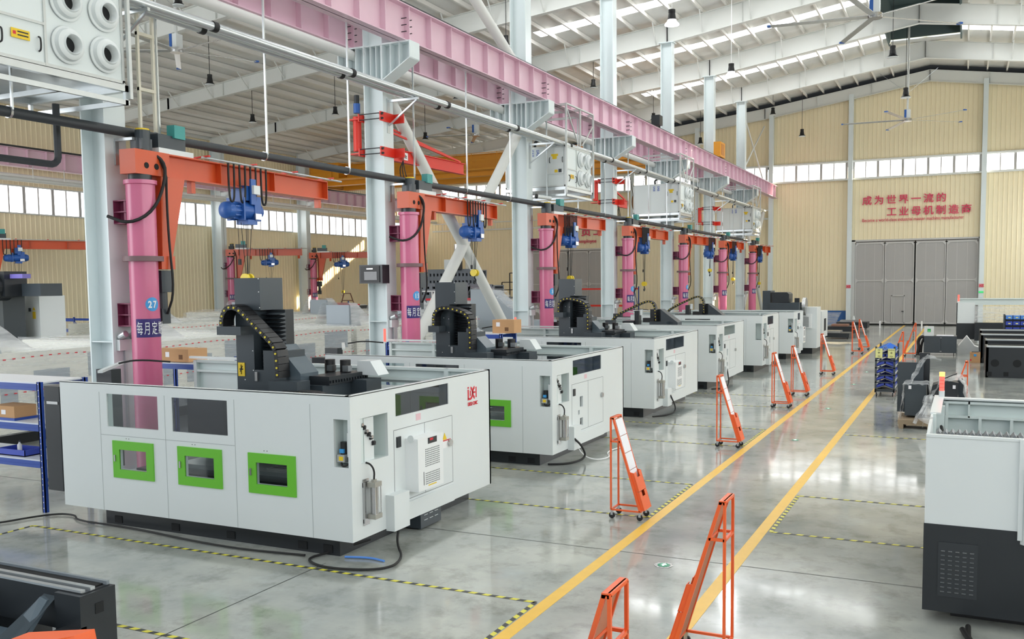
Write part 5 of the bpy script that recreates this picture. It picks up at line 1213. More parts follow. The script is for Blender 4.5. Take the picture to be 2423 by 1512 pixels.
# ------------------------------------------------------------------ far right group
t = thing('work_cabinet', 'low dark cabinet on castors with a bright clutter on top', 'cabinet', (-.9, 45, 0))
MB(dark).box(-1.6, -.28, 44.8, 45.6, .12, .86).build('body', t)
MB(dark).box(-1.58, -.92, 44.77, 44.8, .14, .84).box(-.9, -.3, 44.77, 44.8, .14, .84).build('door', t)
MB(brushed).box(-.95, -.87, 44.75, 44.77, .78, .8).box(-.95, -.87, 44.75, 44.77, .18, .2).build('handle', t)
for x in (-1.5, -.4): MB(blackp).cyl((x, 44.95, .06), (x+.03, 44.95, .06), .06, 12).build('castor', t)
MB(paper).box(-1.1, -.4, 44.9, 45.4, .86, .89).build('paper_stack', t)
t = thing('measuring_box', 'white box with green display on the low dark cabinet', 'instrument', (-1.4, 45, .86))
MB(white).box(-1.6, -1.21, 44.85, 45.2, .86, 1.28).build('body', t)
MB(mat('green_display', (40, 140, 70), .3, emit=.3)).box(-1.46, -1.33, 44.84, 44.85, 1.04, 1.18).use(mat('light_green', (120, 220, 140), .3, emit=.3)).box(-1.44, -1.35, 44.835, 44.84, 1.06, 1.1).build('display', t)
t = thing('black_stand', 'black cable stand at the left of the low dark cabinet', 'stand', (-1.75, 45, 0))
MB(blackp).tube([(-1.55, 45, .8), (-1.75, 45, .82), (-1.85, 45, .6), (-1.8, 45, .35), (-1.85, 45, .06)], .07, 8).tube([(-1.6, 45, .75), (-1.7, 45, .5), (-1.72, 45, .1)], .05, 8).box(-1.92, -1.62, 44.8, 45.2, 0, .05).build('stand_body', t, True)
CL = ['nearest dark machine bed at the right with round holes', 'dark machine bed just behind the nearest one, slim top edge', 'third dark machine bed at the right, farther back', 'farthest of the dark machine beds at the right']
for k, (x, y, h) in enumerate(((.7, 35.4, 1.04), (.72, 38.2, 1.1), (.62, 41.4, 1.12), (.62, 44.6, 1.14))):
    t = thing('machine_bed', CL[k], 'machine bed', (x, y, 0), 'dark machine beds at the right')
    b = MB(black).box(x, x+4, y, y+.08, .0, h).box(x, x+4, y+1.6, y+1.68, 0, h).box(x, x+.08, y, y+1.68, 0, h).box(x+.1, x+4, y+.05, y+1.62, .2, .6)
    b.use(steel).box(x+.03, x+4, y-.02, y+.22, h, h+.05).build('casting', t)
    ho = MB(darkm)
    for xx in (x+.28, x+.95): ho.cyl((xx, y-.01, .5), (xx, y+.0, .5), .13, 24)
    for xx in (x+.04, x+.55): ho.box(xx, xx+.15, y-.008, y, .05, .2)
    ho.build('opening', t)
t = thing('machining_centre', 'far machine at the right edge, white wrapped top and black base', 'machine', (-.38, 55, 0))
MB(white).box(-.38, .5, 55, 55.1, 1.0, 2.1).box(-.38, -.34, 55, 60, 1.0, 2.1).build('front_panel', t)
MB(black).box(-.38, .5, 54.95, 55.05, .14, .99).box(.5, 3, 54.4, 55, .1, 1.05).build('lower_panel', t)
MB(film).box(.5, 3, 54.9, 55, 1.1, 1.9).build('film', t)
MB(inner).box(-.38, 3, 58, 58.1, 1.9, 2.25).box(-.38, 3, 57.9, 58.2, 2.22, 2.27).build('rear_frame', t)
MB(whitep).cyl((-.3, 56, 2.1), (-.3, 56, 2.15), .05, 10).use(ledred).cyl((-.3, 56, 2.15), (-.3, 56, 2.5), .05, 10).build('signal_lamp', t, True)
t = thing('bin_shelf', 'rack of dark blue bins at the right edge behind the machine beds', 'shelf', (1.9, 48, 0))
MB(dark).box(1.65, 3, 47.6, 47.64, 0, 1.7).box(1.62, 1.68, 47.3, 48, .1, 1.75).build('frame', t)
for r in range(4):
    for k in range(4):
        z = .72+r*.27; x = 1.7+k*.3
        bb = MB(bluel if r == 3 else blueb).box(x, x+.27, 47.3, 47.6, z, z+.17).use(note).box(x+.1, x+.2, 47.29, 47.3, z+.05, z+.1)
        tag(bb.build('storage_bin', None, loc=(x, 47.3, z)), '%s bin on the %s row of the right edge rack, %s from left' % ('light blue' if r == 3 else 'dark blue', RW[r], ORD[k].replace('nearest', 'first')), 'bin', 'right edge rack bins, %s row' % RW[r])
t = thing('carton', 'open cardboard carton beside the dark machine beds', 'box', (.45, 41.4, 0))
MB(card).box(.24, .62, 41.4, 41.8, 0, .42).use(darkm).box(.3, .56, 41.45, 41.75, .42, .425).use(skyst).box(.38, .48, 41.39, 41.4, .26, .35).use(redprint).box(.25, .3, 41.39, 41.4, .08, .14).use(card).box(.24, .3, 41.3, 41.4, .38, .44).build('carton_body', t)
t = thing('white_tarp', 'crumpled white sheet heap behind the carton', 'sheet', (0, 46.5, 0))
MB(mat('tarp_white', (226, 228, 226), .5, bump=.6, bscale=4)).prism([(-.25, 46.2, 0), (.65, 46.2, 0), (.6, 46.2, .3), (.45, 46.2, .35), (.12, 46.2, .8), (-.22, 46.2, .35)], (0, 1, 0)).build('sheet_heap', t)
# flat black trolleys by the far wall
for k, (x0, x1, y, z) in enumerate(((-7.4, -5.9, 55.6, .34), (-7.9, -6.2, 62, .42), (-7.9, -5.9, 66.5, .5))):
    t = thing('flat_trolley', ['dark flat trolley nearest beyond the machines', 'dark flat trolley stacked with brown parts', 'farthest dark flat trolley near the blue wall base'][k], 'trolley', (x0, y, 0), 'flat trolleys')
    MB(black).box(x0, x1, y, y+1.5, .1, z).build('deck', t)
    for x in (x0+.1, x1-.1): MB(blackp).cyl((x-.03, y+.1, .06), (x+.03, y+.1, .06), .06, 12).build('castor', t)
    MB(mat('brown_parts', (150, 110, 90), .6) if k == 1 else brushed).box(x0+.2, x1-.5, y+.2, y+1.2, z, z+.12).build('part_stack', t)
t = thing('film_bundle', 'grey film bundle in front of the blue wall base', 'wrapped parts', (-9, 72, 0))
MB(film).prism([(-9.5, 72, .0), (-8.7, 72, .0), (-8.6, 72, .3), (-8.3, 72, .95), (-9.9, 72, .95)], (0, .8, 0)).build('film_body', t)
t = thing('gas_bottle', 'white capped cylinder beside the gate post', 'bottle', (-7.5, 72.5, 0))
MB(white).lathe((-7.45, 73, 0), (0, 0, 1), [(.12, 0), (.12, .5), (.06, .62), (.04, .7), (0, .7)], 14).build('bottle_body', t, True)
for i, x in enumerate((-5.3, -2.62)):
    tag(MB(whitep).box(x-.05, x+.05, 69.0, 69.05, 0, .5).build('bollard', None, loc=(x, 69, 0)), ['white bollard in front of the gate, left one', 'white bollard at the centre joint of the gate'][i], 'bollard', 'white bollards')

# ------------------------------------------------------------------ lower left casting, orange plate, blue bins
t = thing('machine_bed', 'dark machine bed casting in the lower left corner', 'machine bed', (-8, 6, 0))
yb = 5.75; xr = -7.25; zt = .62
MB(black).box(-12, xr, yb, yb+.3, .22, zt-.02).box(-12, -8.05, yb+.05, yb+.28, .0, .22).box(xr-.3, xr+.04, yb-.06, yb+.33, 0, zt-.03).build('side_beam', t)
MB(steel).box(-12, xr-.02, yb+.0, yb+.05, zt-.02, zt).box(-12, xr, yb+.09, yb+.14, zt-.02, zt+.01).use(mat('way_grey', (130, 138, 144), .4)).box(-12, xr, yb+.27, yb+.3, zt-.02, zt+.015).use(darkm).box(-12, xr-.05, yb+.14, yb+.27, zt-.015, zt-.01).build('guide_way', t)
MB(darkm).box(xr+.04, xr+.045, yb+.1, yb+.19, .38, .48).build('opening', t)
MB(black).hexa([(xr-.15, 4.4, 0), (xr+.04, 4.4, 0), (xr+.04, yb, 0), (xr-.15, yb, 0), (xr-.15, 4.4, .3), (xr+.04, 4.4, .3), (xr+.04, yb, .3), (xr-.15, yb, .3)]).build('end_beam', t)
MB(mat('tray_grey', (84, 100, 112), .35)).box(-12, xr-.15, 4.0, 5.6, .1, .2).build('tray', t)
for x in (-7.75, -8.75): MB(mat('gusset_grey', (88, 102, 112), .35)).prism([(x, yb, .52), (x+.1, yb, .5), (x+.14, yb-.3, .22), (x-.14, yb-.3, .2)], (0, -.06, 0)).prism([(x-.02, yb, .53), (x+.06, yb, .53), (x+.02, yb-.42, .2), (x-.16, yb-.42, .2)], (.1, 0, 0)).build('gusset', t)
t = thing('orange_panel', 'orange metal panel corner at the bottom left edge', 'panel', (-5.9, 4.3, .9))
MB(orangr).hexa([(-6.2, 4.0, .7), (-5.74, 4.45, .7), (-5.72, 4.66, .7), (-6.2, 4.4, .7), (-6.2, 4.0, .86), (-5.78, 4.5, .88), (-5.76, 4.66, .88), (-6.2, 4.45, .86)]).build('panel_body', t)
MB(orangr).box(-6.1, -5.9, 4.1, 4.3, 0, .72).build('panel_post', t)
for k, (x, y, rz) in enumerate(((-2.12, 5.12, .5), (-1.86, 5.18, -.3))):
    mb = MB(bluel); w, d_, h = .13, .09, .14; z = .95
    mb.hexa([(x-w*.8, y-d_, z), (x+w*.8, y-d_, z), (x+w*.8, y+d_, z), (x-w*.8, y+d_, z), (x-w*.78, y-d_*.9, z+.01), (x+w*.78, y-d_*.9, z+.01), (x+w*.78, y+d_*.9, z+.01), (x-w*.78, y+d_*.9, z+.01)])
    for s in (-1, 1):
        mb.hexa([(x-w*.8, y+s*d_, z), (x+w*.8, y+s*d_, z), (x+w*.8, y+s*(d_-.006), z), (x-w*.8, y+s*(d_-.006), z), (x-w, y+s*(d_+.02), z+h), (x+w, y+s*(d_+.02), z+h), (x+w, y+s*(d_+.012), z+h), (x-w, y+s*(d_+.012), z+h)])
        mb.hexa([(x+s*w*.8, y-d_, z), (x+s*w*.8, y+d_, z), (x+s*(w*.8-.006), y+d_, z), (x+s*(w*.8-.006), y-d_, z), (x+s*w, y-d_-.02, z+h), (x+s*w, y+d_+.02, z+h), (x+s*(w-.006), y+d_+.02, z+h), (x+s*(w-.006), y-d_-.02, z+h)])
    tag(mb.build('storage_bin', None, loc=(x, y, z)), ['larger light blue bin at the bottom edge before the cut orange rack', 'smaller light blue bin at the bottom edge, right of the other'][k], 'bin', 'light blue bins at the bottom edge')
t = thing('bin_stand', 'plain stand under the light blue bins, below the picture edge', 'stand', (-2, 5.1, 0))
MB(dark).box(-2.4, -1.6, 4.9, 5.25, .9, .945).box(-2.38, -2.34, 4.92, 4.96, 0, .9).box(-1.66, -1.62, 4.92, 4.96, 0, .9).box(-2.38, -2.34, 5.2, 5.24, 0, .9).box(-1.66, -1.62, 5.2, 5.24, 0, .9).build('stand_body', t)

# ------------------------------------------------------------------ blue shelving on the left
def shelf(x0, x1, y0, y1, h, zs, label, m=bluer, deck=True, beam=None):
    t = thing('steel_shelf', label, 'shelf', (x0, y0, 0), None)
    for x in (x0, x1-.07):
        for y in (y0, y1-.06):
            u = MB(m).box(x, x+.07, y, y+.015, 0, h).box(x, x+.015, y, y+.06, 0, h).box(x+.055, x+.07, y, y+.06, 0, h).build('upright', t)
    br = MB(m)
    for x in (x0+.03, x1-.04):
        for z in (.4, h*.5): br.beam((x, y0+.03, z), (x, y1-.03, z), .03, .03)
        br.beam((x, y0+.03, .45), (x, y1-.03, h*.5-.05), .03, .03).beam((x, y1-.03, h*.55), (x, y0+.03, h-.2), .03, .03)
    br.build('side_brace', t)
    for z in zs:
        b = MB(beam or m)
        for y in (y0, y1-.05): b.box(x0+.07, x1-.07, y, y+.045, z-.1, z-.055).box(x0+.07, x1-.07, y+.006, y+.04, z-.055, z)
        b.build('beam', t)
        if deck: MB(mat('shelf_deck_white', (226, 230, 234), .3)).box(x0+.05, x1-.05, y0+.02, y1-.02, z, z+.02).build('deck', t)
    hl = MB(whitep)
    for k in range(int(h/.09)): hl.box(x1-.045, x1-.03, y0-.002, y0, .06+k*.09, .075+k*.09)
    hl.build('slot', t)
    return t
shelf(-14.9, -12.5, 9.35, 10.2, 1.99, (.78, 1.34, 1.96), 'blue steel shelving at the left edge with carton and tray')
tag(MB(card).box(-13.75, -13.2, 9.42, 9.8, 1.37, 1.58).use(paper).box(-13.5, -13.4, 9.415, 9.42, 1.45, 1.52).use(bluer).box(-13.76, -13.19, 9.41, 9.81, 1.36, 1.4).build('carton', None, loc=(-13.5, 9.6, 1.36)), 'cardboard carton in a blue tray on the left shelving', 'box')
tb = MB(blueb).box(-13.7, -13.05, 9.45, 9.8, .8, .815)
for a in ((-13.7, -13.05, 9.45, 9.46), (-13.7, -13.05, 9.79, 9.8), (-13.7, -13.69, 9.45, 9.8), (-13.06, -13.05, 9.45, 9.8)): tb.box(*a, .8, .9)
tag(tb.build('tray', None, loc=(-13.4, 9.6, .8)), 'low royal blue tray on the lower left shelf', 'tray')
tag(MB(whitep).lathe((-13.45, 9.66, .815), (0, 0, 1), [(.035, 0), (.035, .12), (.012, .15), (.012, .17), (0, .17)], 12).use(black).cyl((-13.45, 9.66, .98), (-13.4, 9.64, 1.01), .012, 6).build('spray_bottle', None, True, loc=(-13.45, 9.66, .815)), 'white spray bottle standing in the blue tray', 'bottle')
shelf(-15.0, -13.25, 13.3, 14.4, 1.98, (1.9,), 'dark blue trestle behind the nearest machine, left of its tall dark column')
shelf(-13.2, -11.6, 19.6, 20.6, 1.95, (.9, 1.85), 'blue shelf peeping out behind the second machine row')
shelf(-11.6, -9.9, 19.6, 20.4, 2.2, (1.0, 2.18), 'blue shelf carrying a cardboard box behind the second machine')
shelf(-39.5, -37.0, 29.6, 30.6, 2.05, (1.45, 1.95), 'far blue shelf against the cream wall at the left', deck=False)
shelf(-40.6, -37.9, 51.2, 52.0, 2.3, (1.2, 2.2), 'orange and blue pallet rack at the far left', deck=False, beam=orangr)
shelf(-23.6, -19.2, 57, 58, 3.1, (1.9, 3.0), 'orange beamed pallet rack behind the fourth jib pillar', deck=False, beam=redm)
def carton(x0, x1, y0, y1, z0, z1, l):
    return tag(MB(card).box(x0, x1, y0, y1, z0, z1).use(mat('carton_side', (160, 120, 90), .8)).box(x0-.002, x0, y0, y1, z0, z1).use(paper).box(x0+.1, x0+.2, y0-.002, y0, z1-.16, z1-.06).use(mat('carton_print', (120, 84, 56), .8)).box(x1-.25, x1-.15, y0-.002, y0, z0+.05, z0+.14).build('carton', None, loc=(x0, y0, z0)), l, 'box')
carton(-14.75, -14.35, 13.4, 13.9, 1.93, 2.16, 'brown carton left of the tall dark machine column'); carton(-14.3, -13.6, 13.4, 13.9, 1.93, 2.18, 'printed brown carton just beside the tall dark machine column')
carton(-10.3, -9.72, 19.9, 20.3, 2.2, 2.52, 'large plain cardboard box on the blue shelf behind the second machine')
t = thing('bench', 'blue bench edge with yellow sticker behind the first machine rear wall', 'bench', (-11.5, 14, 0))
MB(bluer).box(-11.6, -10.4, 13.7, 13.75, 1.72, 1.8).box(-11.6, -10.4, 14.5, 14.55, 1.72, 1.8).box(-11.55, -11.48, 13.7, 13.77, 0, 1.75).box(-10.5, -10.43, 13.7, 13.77, 0, 1.75).use(whitep).box(-11.6, -10.4, 13.7, 14.55, 1.8, 1.83).use(ystick).box(-10.75, -10.65, 13.695, 13.7, 1.73, 1.79).build('bench_frame', t)

# ------------------------------------------------------------------ film wrapped machines in the left hall
WL = ['film wrapped white machine nearest at the left edge', 'second film wrapped machine, right of the nearest jib pillar', 'third film wrapped machine, right of the tall dark column head', 'fourth film wrapped machine, partly behind the second tall column', 'fifth film wrapped machine, behind the second machine dark column', 'farthest film wrapped machine, right of the second column']
wcore = mat('wrapped_core', (240, 240, 230), .5); wgrey = mat('wrapped_grey', (168, 178, 186), .5)
def wrapped(xf, y0, L, label, k, win=True, head=True):
    y1 = y0+L
    t = thing('wrapped_machine', label, 'machine', (xf, y0, 0), 'film wrapped machines in the left hall')
    MB(wcore).box(xf-.1, xf, y0, y1, .3, 2.02).box(xf-4.6, xf-4.5, y0, y1, .3, 2.02).box(xf-4.5, xf-.1, y0, y0+.1, .3, 2.02).box(xf-4.5, xf-.1, y1-.1, y1, .3, 2.02).use(wgrey).box(xf-4.2, xf-.5, y0+.5, y1-.5, .3, 1.3).build('body', t)
    MB(black).box(xf-4.2, xf-.3, y0+.3, y1-.3, 0, .3).build('base', t)
    if win: MB(wgrey).box(xf, xf+.01, y0+.5, y0+.9, .9, 1.55).box(xf, xf+.01, y0+1.3, y0+2.2, .9, 1.6).box(xf, xf+.01, y0+2.7, y1-.2, 1.35, 1.9).build('window_glass', t)
    drape(t, 'film', [[(xf-4.7, y0-.06, .3), (xf-4.7, y0-.06, 2.1)], [(xf+.05, y0-.06, .28), (xf+.05, y0-.06, 2.08)], [(xf+.06, y1+.04, .28), (xf+.06, y1+.04, 2.06)]], film, 16, .006, k+10)
    drape(t, 'film', [[(xf+.04, y0, 2.07), (xf-2, y0, 2.12), (xf-4.6, y0, 2.08)], [(xf+.04, y0+L/2, 2.05), (xf-2, y0+L/2, 2.09), (xf-4.6, y0+L/2, 2.05)], [(xf+.04, y1, 2.06), (xf-2, y1, 2.12), (xf-4.6, y1, 2.07)]], film, 14, .015, k+50)
    if head:
        a, b = xf-.35, xf-1.5; ya, yb, yc = y0+.12, y0+.62, y0+1.3
        MB(wgrey).prism([(a-.1, ya+.1, 1.3), (a-.1, yc-.2, 1.3), (a-.1, yb+.1, 2.6), (a-.1, ya+.1, 2.72)], (b-a+.2, 0, 0)).build('covered_head', t)
        drape(t, 'film_tent', [[(a+.2, ya-.2, 2.03), (a+.02, ya, 2.8), (b-.02, ya, 2.8), (b-.2, ya-.2, 2.03)], [(a+.12, yb-.1, 2.03), (a+.0, yb, 2.78), (b, yb, 2.78), (b-.2, yb, 2.03)], [(a+.1, yc+.3, 2.04), (a, yc+.25, 2.08), (b, yc+.25, 2.08), (b-.2, yc+.3, 2.04)]], film3, 18, .012, k+30)
    dt = MB(redprint)
    for z in (1.9, 1.18, .62):
        q = y0+.1
        while q < y1: dt.box(xf+.075, xf+.08, q, q+.07, z-.012+.03*math.sin(q*1.3+z), z+.012+.03*math.sin(q*1.3+z)); q += .22
        q = 0
        while q < 4.5 and k == 0: dt.box(xf-q-.07, xf-q, y0-.085, y0-.08, z-.012, z+.012); q += .22
    dt.build('tape_print', t, kind='stuff')
for k in range(5): wrapped(-18.35, 12.3+4.42*k, 4.1, WL[k], k)
for k, l in enumerate(('back row film wrapped machine right of the nearest jib pillar', 'back row film wrapped machine right of the tall dark column head', 'back row film wrapped machine left of the second tall column', 'back row film wrapped machine behind the second jib pillar')):
    wrapped(-26.5, 24.6+5.2*k, 4.6, l, k+6, False)
# ------------------------------------------------------------------ objects deeper in the left hall
t = thing('white_cabinet', 'tall white control cabinet with warning stickers at the left edge', 'cabinet', (-29, 21.5, 0))
MB(white).box(-31.5, -28.55, 21.5, 22.5, 0, 3.14).build('body', t)
MB(mat('door_gap', (120, 124, 124), .6)).box(-29.7, -29.69, 21.49, 21.5, .2, 3.05).build('door_gap', t)
MB(ystick).prism([(-29.62, 21.49, 2.3), (-29.44, 21.49, 2.3), (-29.53, 21.49, 2.46)], (0, -.005, 0)).box(-28.9, -28.75, 21.485, 21.49, 2.35, 2.6).prism([(-28.9, 21.49, 2.64), (-28.75, 21.49, 2.64), (-28.825, 21.49, 2.76)], (0, -.005, 0)).use(redprint).box(-29.65, -29.4, 21.485, 21.49, 2.25, 2.28).use(skyst).box(-29.48, -29.4, 21.485, 21.49, 1.95, 2.2).use(dark).box(-29.64, -29.58, 21.485, 21.49, 1.9, 2.2).box(-29.1, -28.97, 21.485, 21.49, 2.6, 2.72).build('warning_label', t)
t = thing('milling_head', 'dark milling head with cable above the white cabinet at the left edge', 'machine', (-30, 20, 0))
MB(dark).box(-30.5, -28.6, 20.2, 21.0, 0, 3.3).build('column', t)
MB(black).box(-30, -27.9, 19.8, 20.6, 3.15, 3.95).cyl((-28.4, 19.6, 3.45), (-28.4, 20.2, 3.45), .45, 20).build('head', t)
MB(dark).box(-28.6, -27.0, 20.4, 21.2, 3.14, 3.55).build('head_arm', t); MB(mat('violet_screen', (120, 110, 190), .3)).box(-28.0, -27.3, 20, 20.3, 3.72, 3.86).build('screen', t)
MB(rubber).tube([(-28.4, 19.7, 3.0), (-28.0, 19.6, 2.9), (-28.1, 19.6, 2.3), (-28.5, 19.6, 1.8)], .06, 8).build('hose', t, True)
def perforated(x0, x1, y, z0, z1, nx, nz, label, jag=False):
    t = thing('perforated_casting', label, 'machine casting', (x0, y, z0), 'grey perforated castings')
    us = []; w = (x1-x0)/nx; h = (z1-z0)/nz
    mb = MB(mat('casting_grey', (112, 118, 126), .5))
    # solid grid around punched openings
    for i in range(nx+1): mb.box(x0+i*w-w*.26, x0+i*w+w*.26, y, y+.12, z0, z1)
    for j in range(nz+1): mb.box(x0, x1, y+.01, y+.11, z0+j*h-h*.3, z0+j*h+h*.3)
    mb.box(x0, x1, y+1.2, y+1.3, z0, z1).box(x0, x1, y, y+1.3, z1, z1+.06)
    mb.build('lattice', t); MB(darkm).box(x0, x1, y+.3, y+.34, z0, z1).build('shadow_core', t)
    if z0 > .3: MB(dark).box(x0+.3, x0+.8, y, y+1.2, 0, z0).box(x1-.8, x1-.3, y, y+1.2, 0, z0).build('support', t)
perforated(-27.9, -24.6, 45.6, 2.9, 4.1, 14, 3, 'upper light grey perforated casting behind the second jib pillar')
perforated(-25.6, -22.0, 40, 1.6, 3.35, 10, 6, 'lower dark grey perforated casting behind the second machine column')
perforated(-21.95, -20.7, 40, 1.6, 3.25, 4, 5, 'lower right perforated casting left of the tube brace')
t = thing('spindle_unit', 'small white and grey spindle unit on top of the perforated castings', 'machine part', (-25.8, 45, 4.16))
MB(white).box(-26.4, -25.8, 45.2, 45.8, 4.16, 4.75).use(brushed).cyl((-25.7, 45.4, 4.6), (-25.7, 45.4, 5.6), .14, 14).use(black).box(-25.9, -25.5, 45.2, 45.7, 4.16, 4.7).build('unit_body', t)
t = thing('red_edged_machine', 'white and dark machine with red top edge at the far left', 'machine', (-36, 48, 0))
MB(white).box(-37.0, -35.1, 48, 50, 0, 2.12).use(dark).box(-35.6, -34.3, 47.9, 48, 1.0, 2.1).box(-34.5, -34.3, 48, 50, 0, 2.1).use(redprint).box(-36.2, -34.2, 47.85, 48.05, 2.12, 2.2).build('machine_body', t)
t = thing('red_edged_machine', 'white machine with a red glowing edge behind the second jib pillar', 'machine', (-24, 36, 0))
MB(white).box(-23.6, -19.6, 39.9-1.2, 39.8, 0, 2.6).use(dark).box(-22.4, -21.0, 38.65, 38.7, 1.8, 2.4).use(redprint).box(-23.6, -20.4, 38.6, 39.8, 2.6, 2.7).build('machine_body', t)
rl = MB(whitep)
for a, b in (((-24.3, 38.7, 2.72), (-24.3, 38.7, 3.05)), ((-22.2, 38.7, 3.05), (-24.3, 38.7, 3.05)), ((-22.2, 38.7, 3.05), (-21.7, 38.7, 2.72)), ((-23.3, 38.7, 2.72), (-23.3, 38.7, 3.05)), ((-22.6, 38.7, 2.72), (-22.9, 38.7, 3.05))): rl.beam(a, b, .05, .05)
rl.build('handrail', t)
t = thing('tripod_frame', 'small brown trestle frame on the far left machine', 'frame', (-35, 50, 2.2))
MB(mat('rust_brown', (110, 72, 50), .6)).beam((-36.35, 49, 2.12), (-36.1, 49, 2.85), .05, .05).beam((-35.3, 49, 2.12), (-35.6, 49, 2.85), .05, .05).beam((-36.1, 49, 2.85), (-35.6, 49, 2.85), .05, .05).beam((-36.25, 49, 2.4), (-35.4, 49, 2.4), .05, .05).build('frame_body', t)
t = thing('steel_platform', 'black steel access platform left of the third tall column', 'platform', (-24, 50, 0))
pf = MB(black); x0 = -25.2
for z in (2.55, 3.0, 3.45): pf.beam((x0, 50, z), (x0+1.6, 50, z), .05, .05)
for k in range(4): pf.beam((x0+k*.53, 50, 2.5), (x0+k*.53, 50, 3.45 if k < 1 else 4.0), .05, .05)
pf.beam((x0+.53, 50, 4.0), (x0+1.6, 50, 4.0), .05, .05).box(x0, x0+1.6, 50, 51, 2.45, 2.52).beam((x0+.9, 50.4, 2.45), (x0+.4, 50.4, 0), .07, .07).beam((x0+1.5, 50.4, 2.45), (x0+1.5, 50.4, 0), .07, .07)
pf.build('platform_frame', t)
t = thing('draped_machine', 'film draped machine head left of the third tall column', 'machine', (-18.5, 35, 0))
MB(wgrey).prism([(-19.7, 36, 1.8), (-17.3, 36, 1.8), (-18.0, 36, 2.5), (-18.7, 36, 3.1), (-19.7, 36, 3.15)], (0, 1, 0)).box(-19.6, -16, 35.9, 37, 0, 1.8).build('core', t)
drape(t, 'film', [[(-20, 35.8, 1.6), (-19.7, 35.8, 3.2), (-18.7, 35.8, 3.18), (-17.9, 35.8, 2.4), (-16.2, 35.8, 2.1), (-16, 35.8, .8)], [(-20, 37.2, 1.6), (-19.7, 37.2, 3.2), (-18.7, 37.2, 3.18), (-17.9, 37.2, 2.4), (-16.2, 37.2, 2.1), (-16, 37.2, .8)]], film, 24, .05, 77)
t = thing('wrapped_machine', 'long film wrapped white machine in the far left hall', 'machine', (-30, 34, 0))
MB(wcore).box(-39, -32.0, 38.4, 41, 0, 1.95).build('body', t)
drape(t, 'film', [[(-39.1, 38.3, .5), (-39.1, 38.3, 2.0), (-38, 39, 2.15), (-38, 41, 2.0)], [(-31.9, 38.3, .5), (-31.9, 38.3, 2.0), (-33, 39, 2.1), (-33, 41, 2.0)]], film, 20, .05, 88)

# ------------------------------------------------------------------ wall lettering
sg = thing('wall_sign', 'pink raised lettering above the big grey gate', 'sign', (-3.4, YG-.1, 8.6))
def line(s, x0, x1, z, h, parent, fat=.02):
    n = len(s); p = (x1-x0)/n
    for i, ch in enumerate(s): text('lettering', ch, h, pinktext, parent, (x0+p*i, YG-.12, z), (1, 0, 0), (0, 0, 1), fat=fat, depth=.02)
line('成为世界一流的', -7.07, -1.2, 8.97, .7, sg, .014); line('工业母机制造商', -5.35, .45, 8.09, .7, sg, .014)
text('lettering', 'Become a world-class industrial master machine manufacturer', .34, pinktext, sg, (-7.05, YG-.12, 7.66), (1, 0, 0), (0, 0, 1), fat=.004, sx=.8, depth=.01)
sg = thing('wall_sign', 'partly hidden pink lettering above the left hall gate', 'sign', (-30.5, YG-.1, 7.4))
line('员工', -29.6, -27.4, 7.4, .9, sg); line('福', -25.6, -24.6, 7.4, .9, sg); line('值', -32.1, -31.1, 7.4, .9, sg)
text('lettering', 'ion and employee', .42, pinktext, sg, (-31.2, YG-.12, 6.75), (1, 0, 0), (0, 0, 1), fat=.006, depth=.02)
t = thing('banner_board', 'white hanging board with red lettering behind the third air unit', 'sign', (-15.5, 53, 8.2))
MB(whitep).box(-17.2, -15.2, 56.2, 56.25, 7.9, 9.3).use(redprint).box(-17.1, -15.6, 56.19, 56.2, 8.3, 8.34).build('board', t)
text('lettering', '每一个细节', .32, redprint, t, (-17.1, 56.18, 8.6), (1, 0, 0), (0, 0, 1), fat=.02)

# ------------------------------------------------------------------ high bay lamps
def lamp(x, y, z, d, lab, on=False):
    t = thing('pendant_lamp', lab, 'lamp', (x, y, z), 'lit high bay lamps' if on else 'unlit high bay lamps')
    r = d/2
    MB(blackp).cyl((x, y, z+.3*d), (x, y, z+.8*d), r*.62, 16, r*.46).cyl((x, y, z+.8*d), (x, y, z+1.0*d), r*.5, 16).build('driver_housing', t, True)
    MB(blackp if not on else lampglow).lathe((x, y, z), (0, 0, 1), [(r, -.02*d), (r*.9, .08*d), (r*.66, .2*d), (r*.6, .32*d)], 20).build('reflector', t, True)
    MB(lampglow if on else lampoff).lathe((x, y, z), (0, 0, 1), [(r*1.02, 0), (r*1.0, -.06*d), (0.001, -.1*d)], 20).build('lens', t, True)
    MB(blackp if not on else whitep).cyl((x, y, z+.9*d), (x, y, roofz(x)+.02), .015, 6).build('hanging_wire', t)
    if on:
        l = bpy.data.lights.new('lamp_light', 'POINT'); l.energy = 260; l.shadow_soft_size = .25; l.color = (.95, .98, 1)
        o = bpy.data.objects.new('lamp_light', l); COL.objects.link(o); o.parent = t; o.location = (0, 0, -.25)
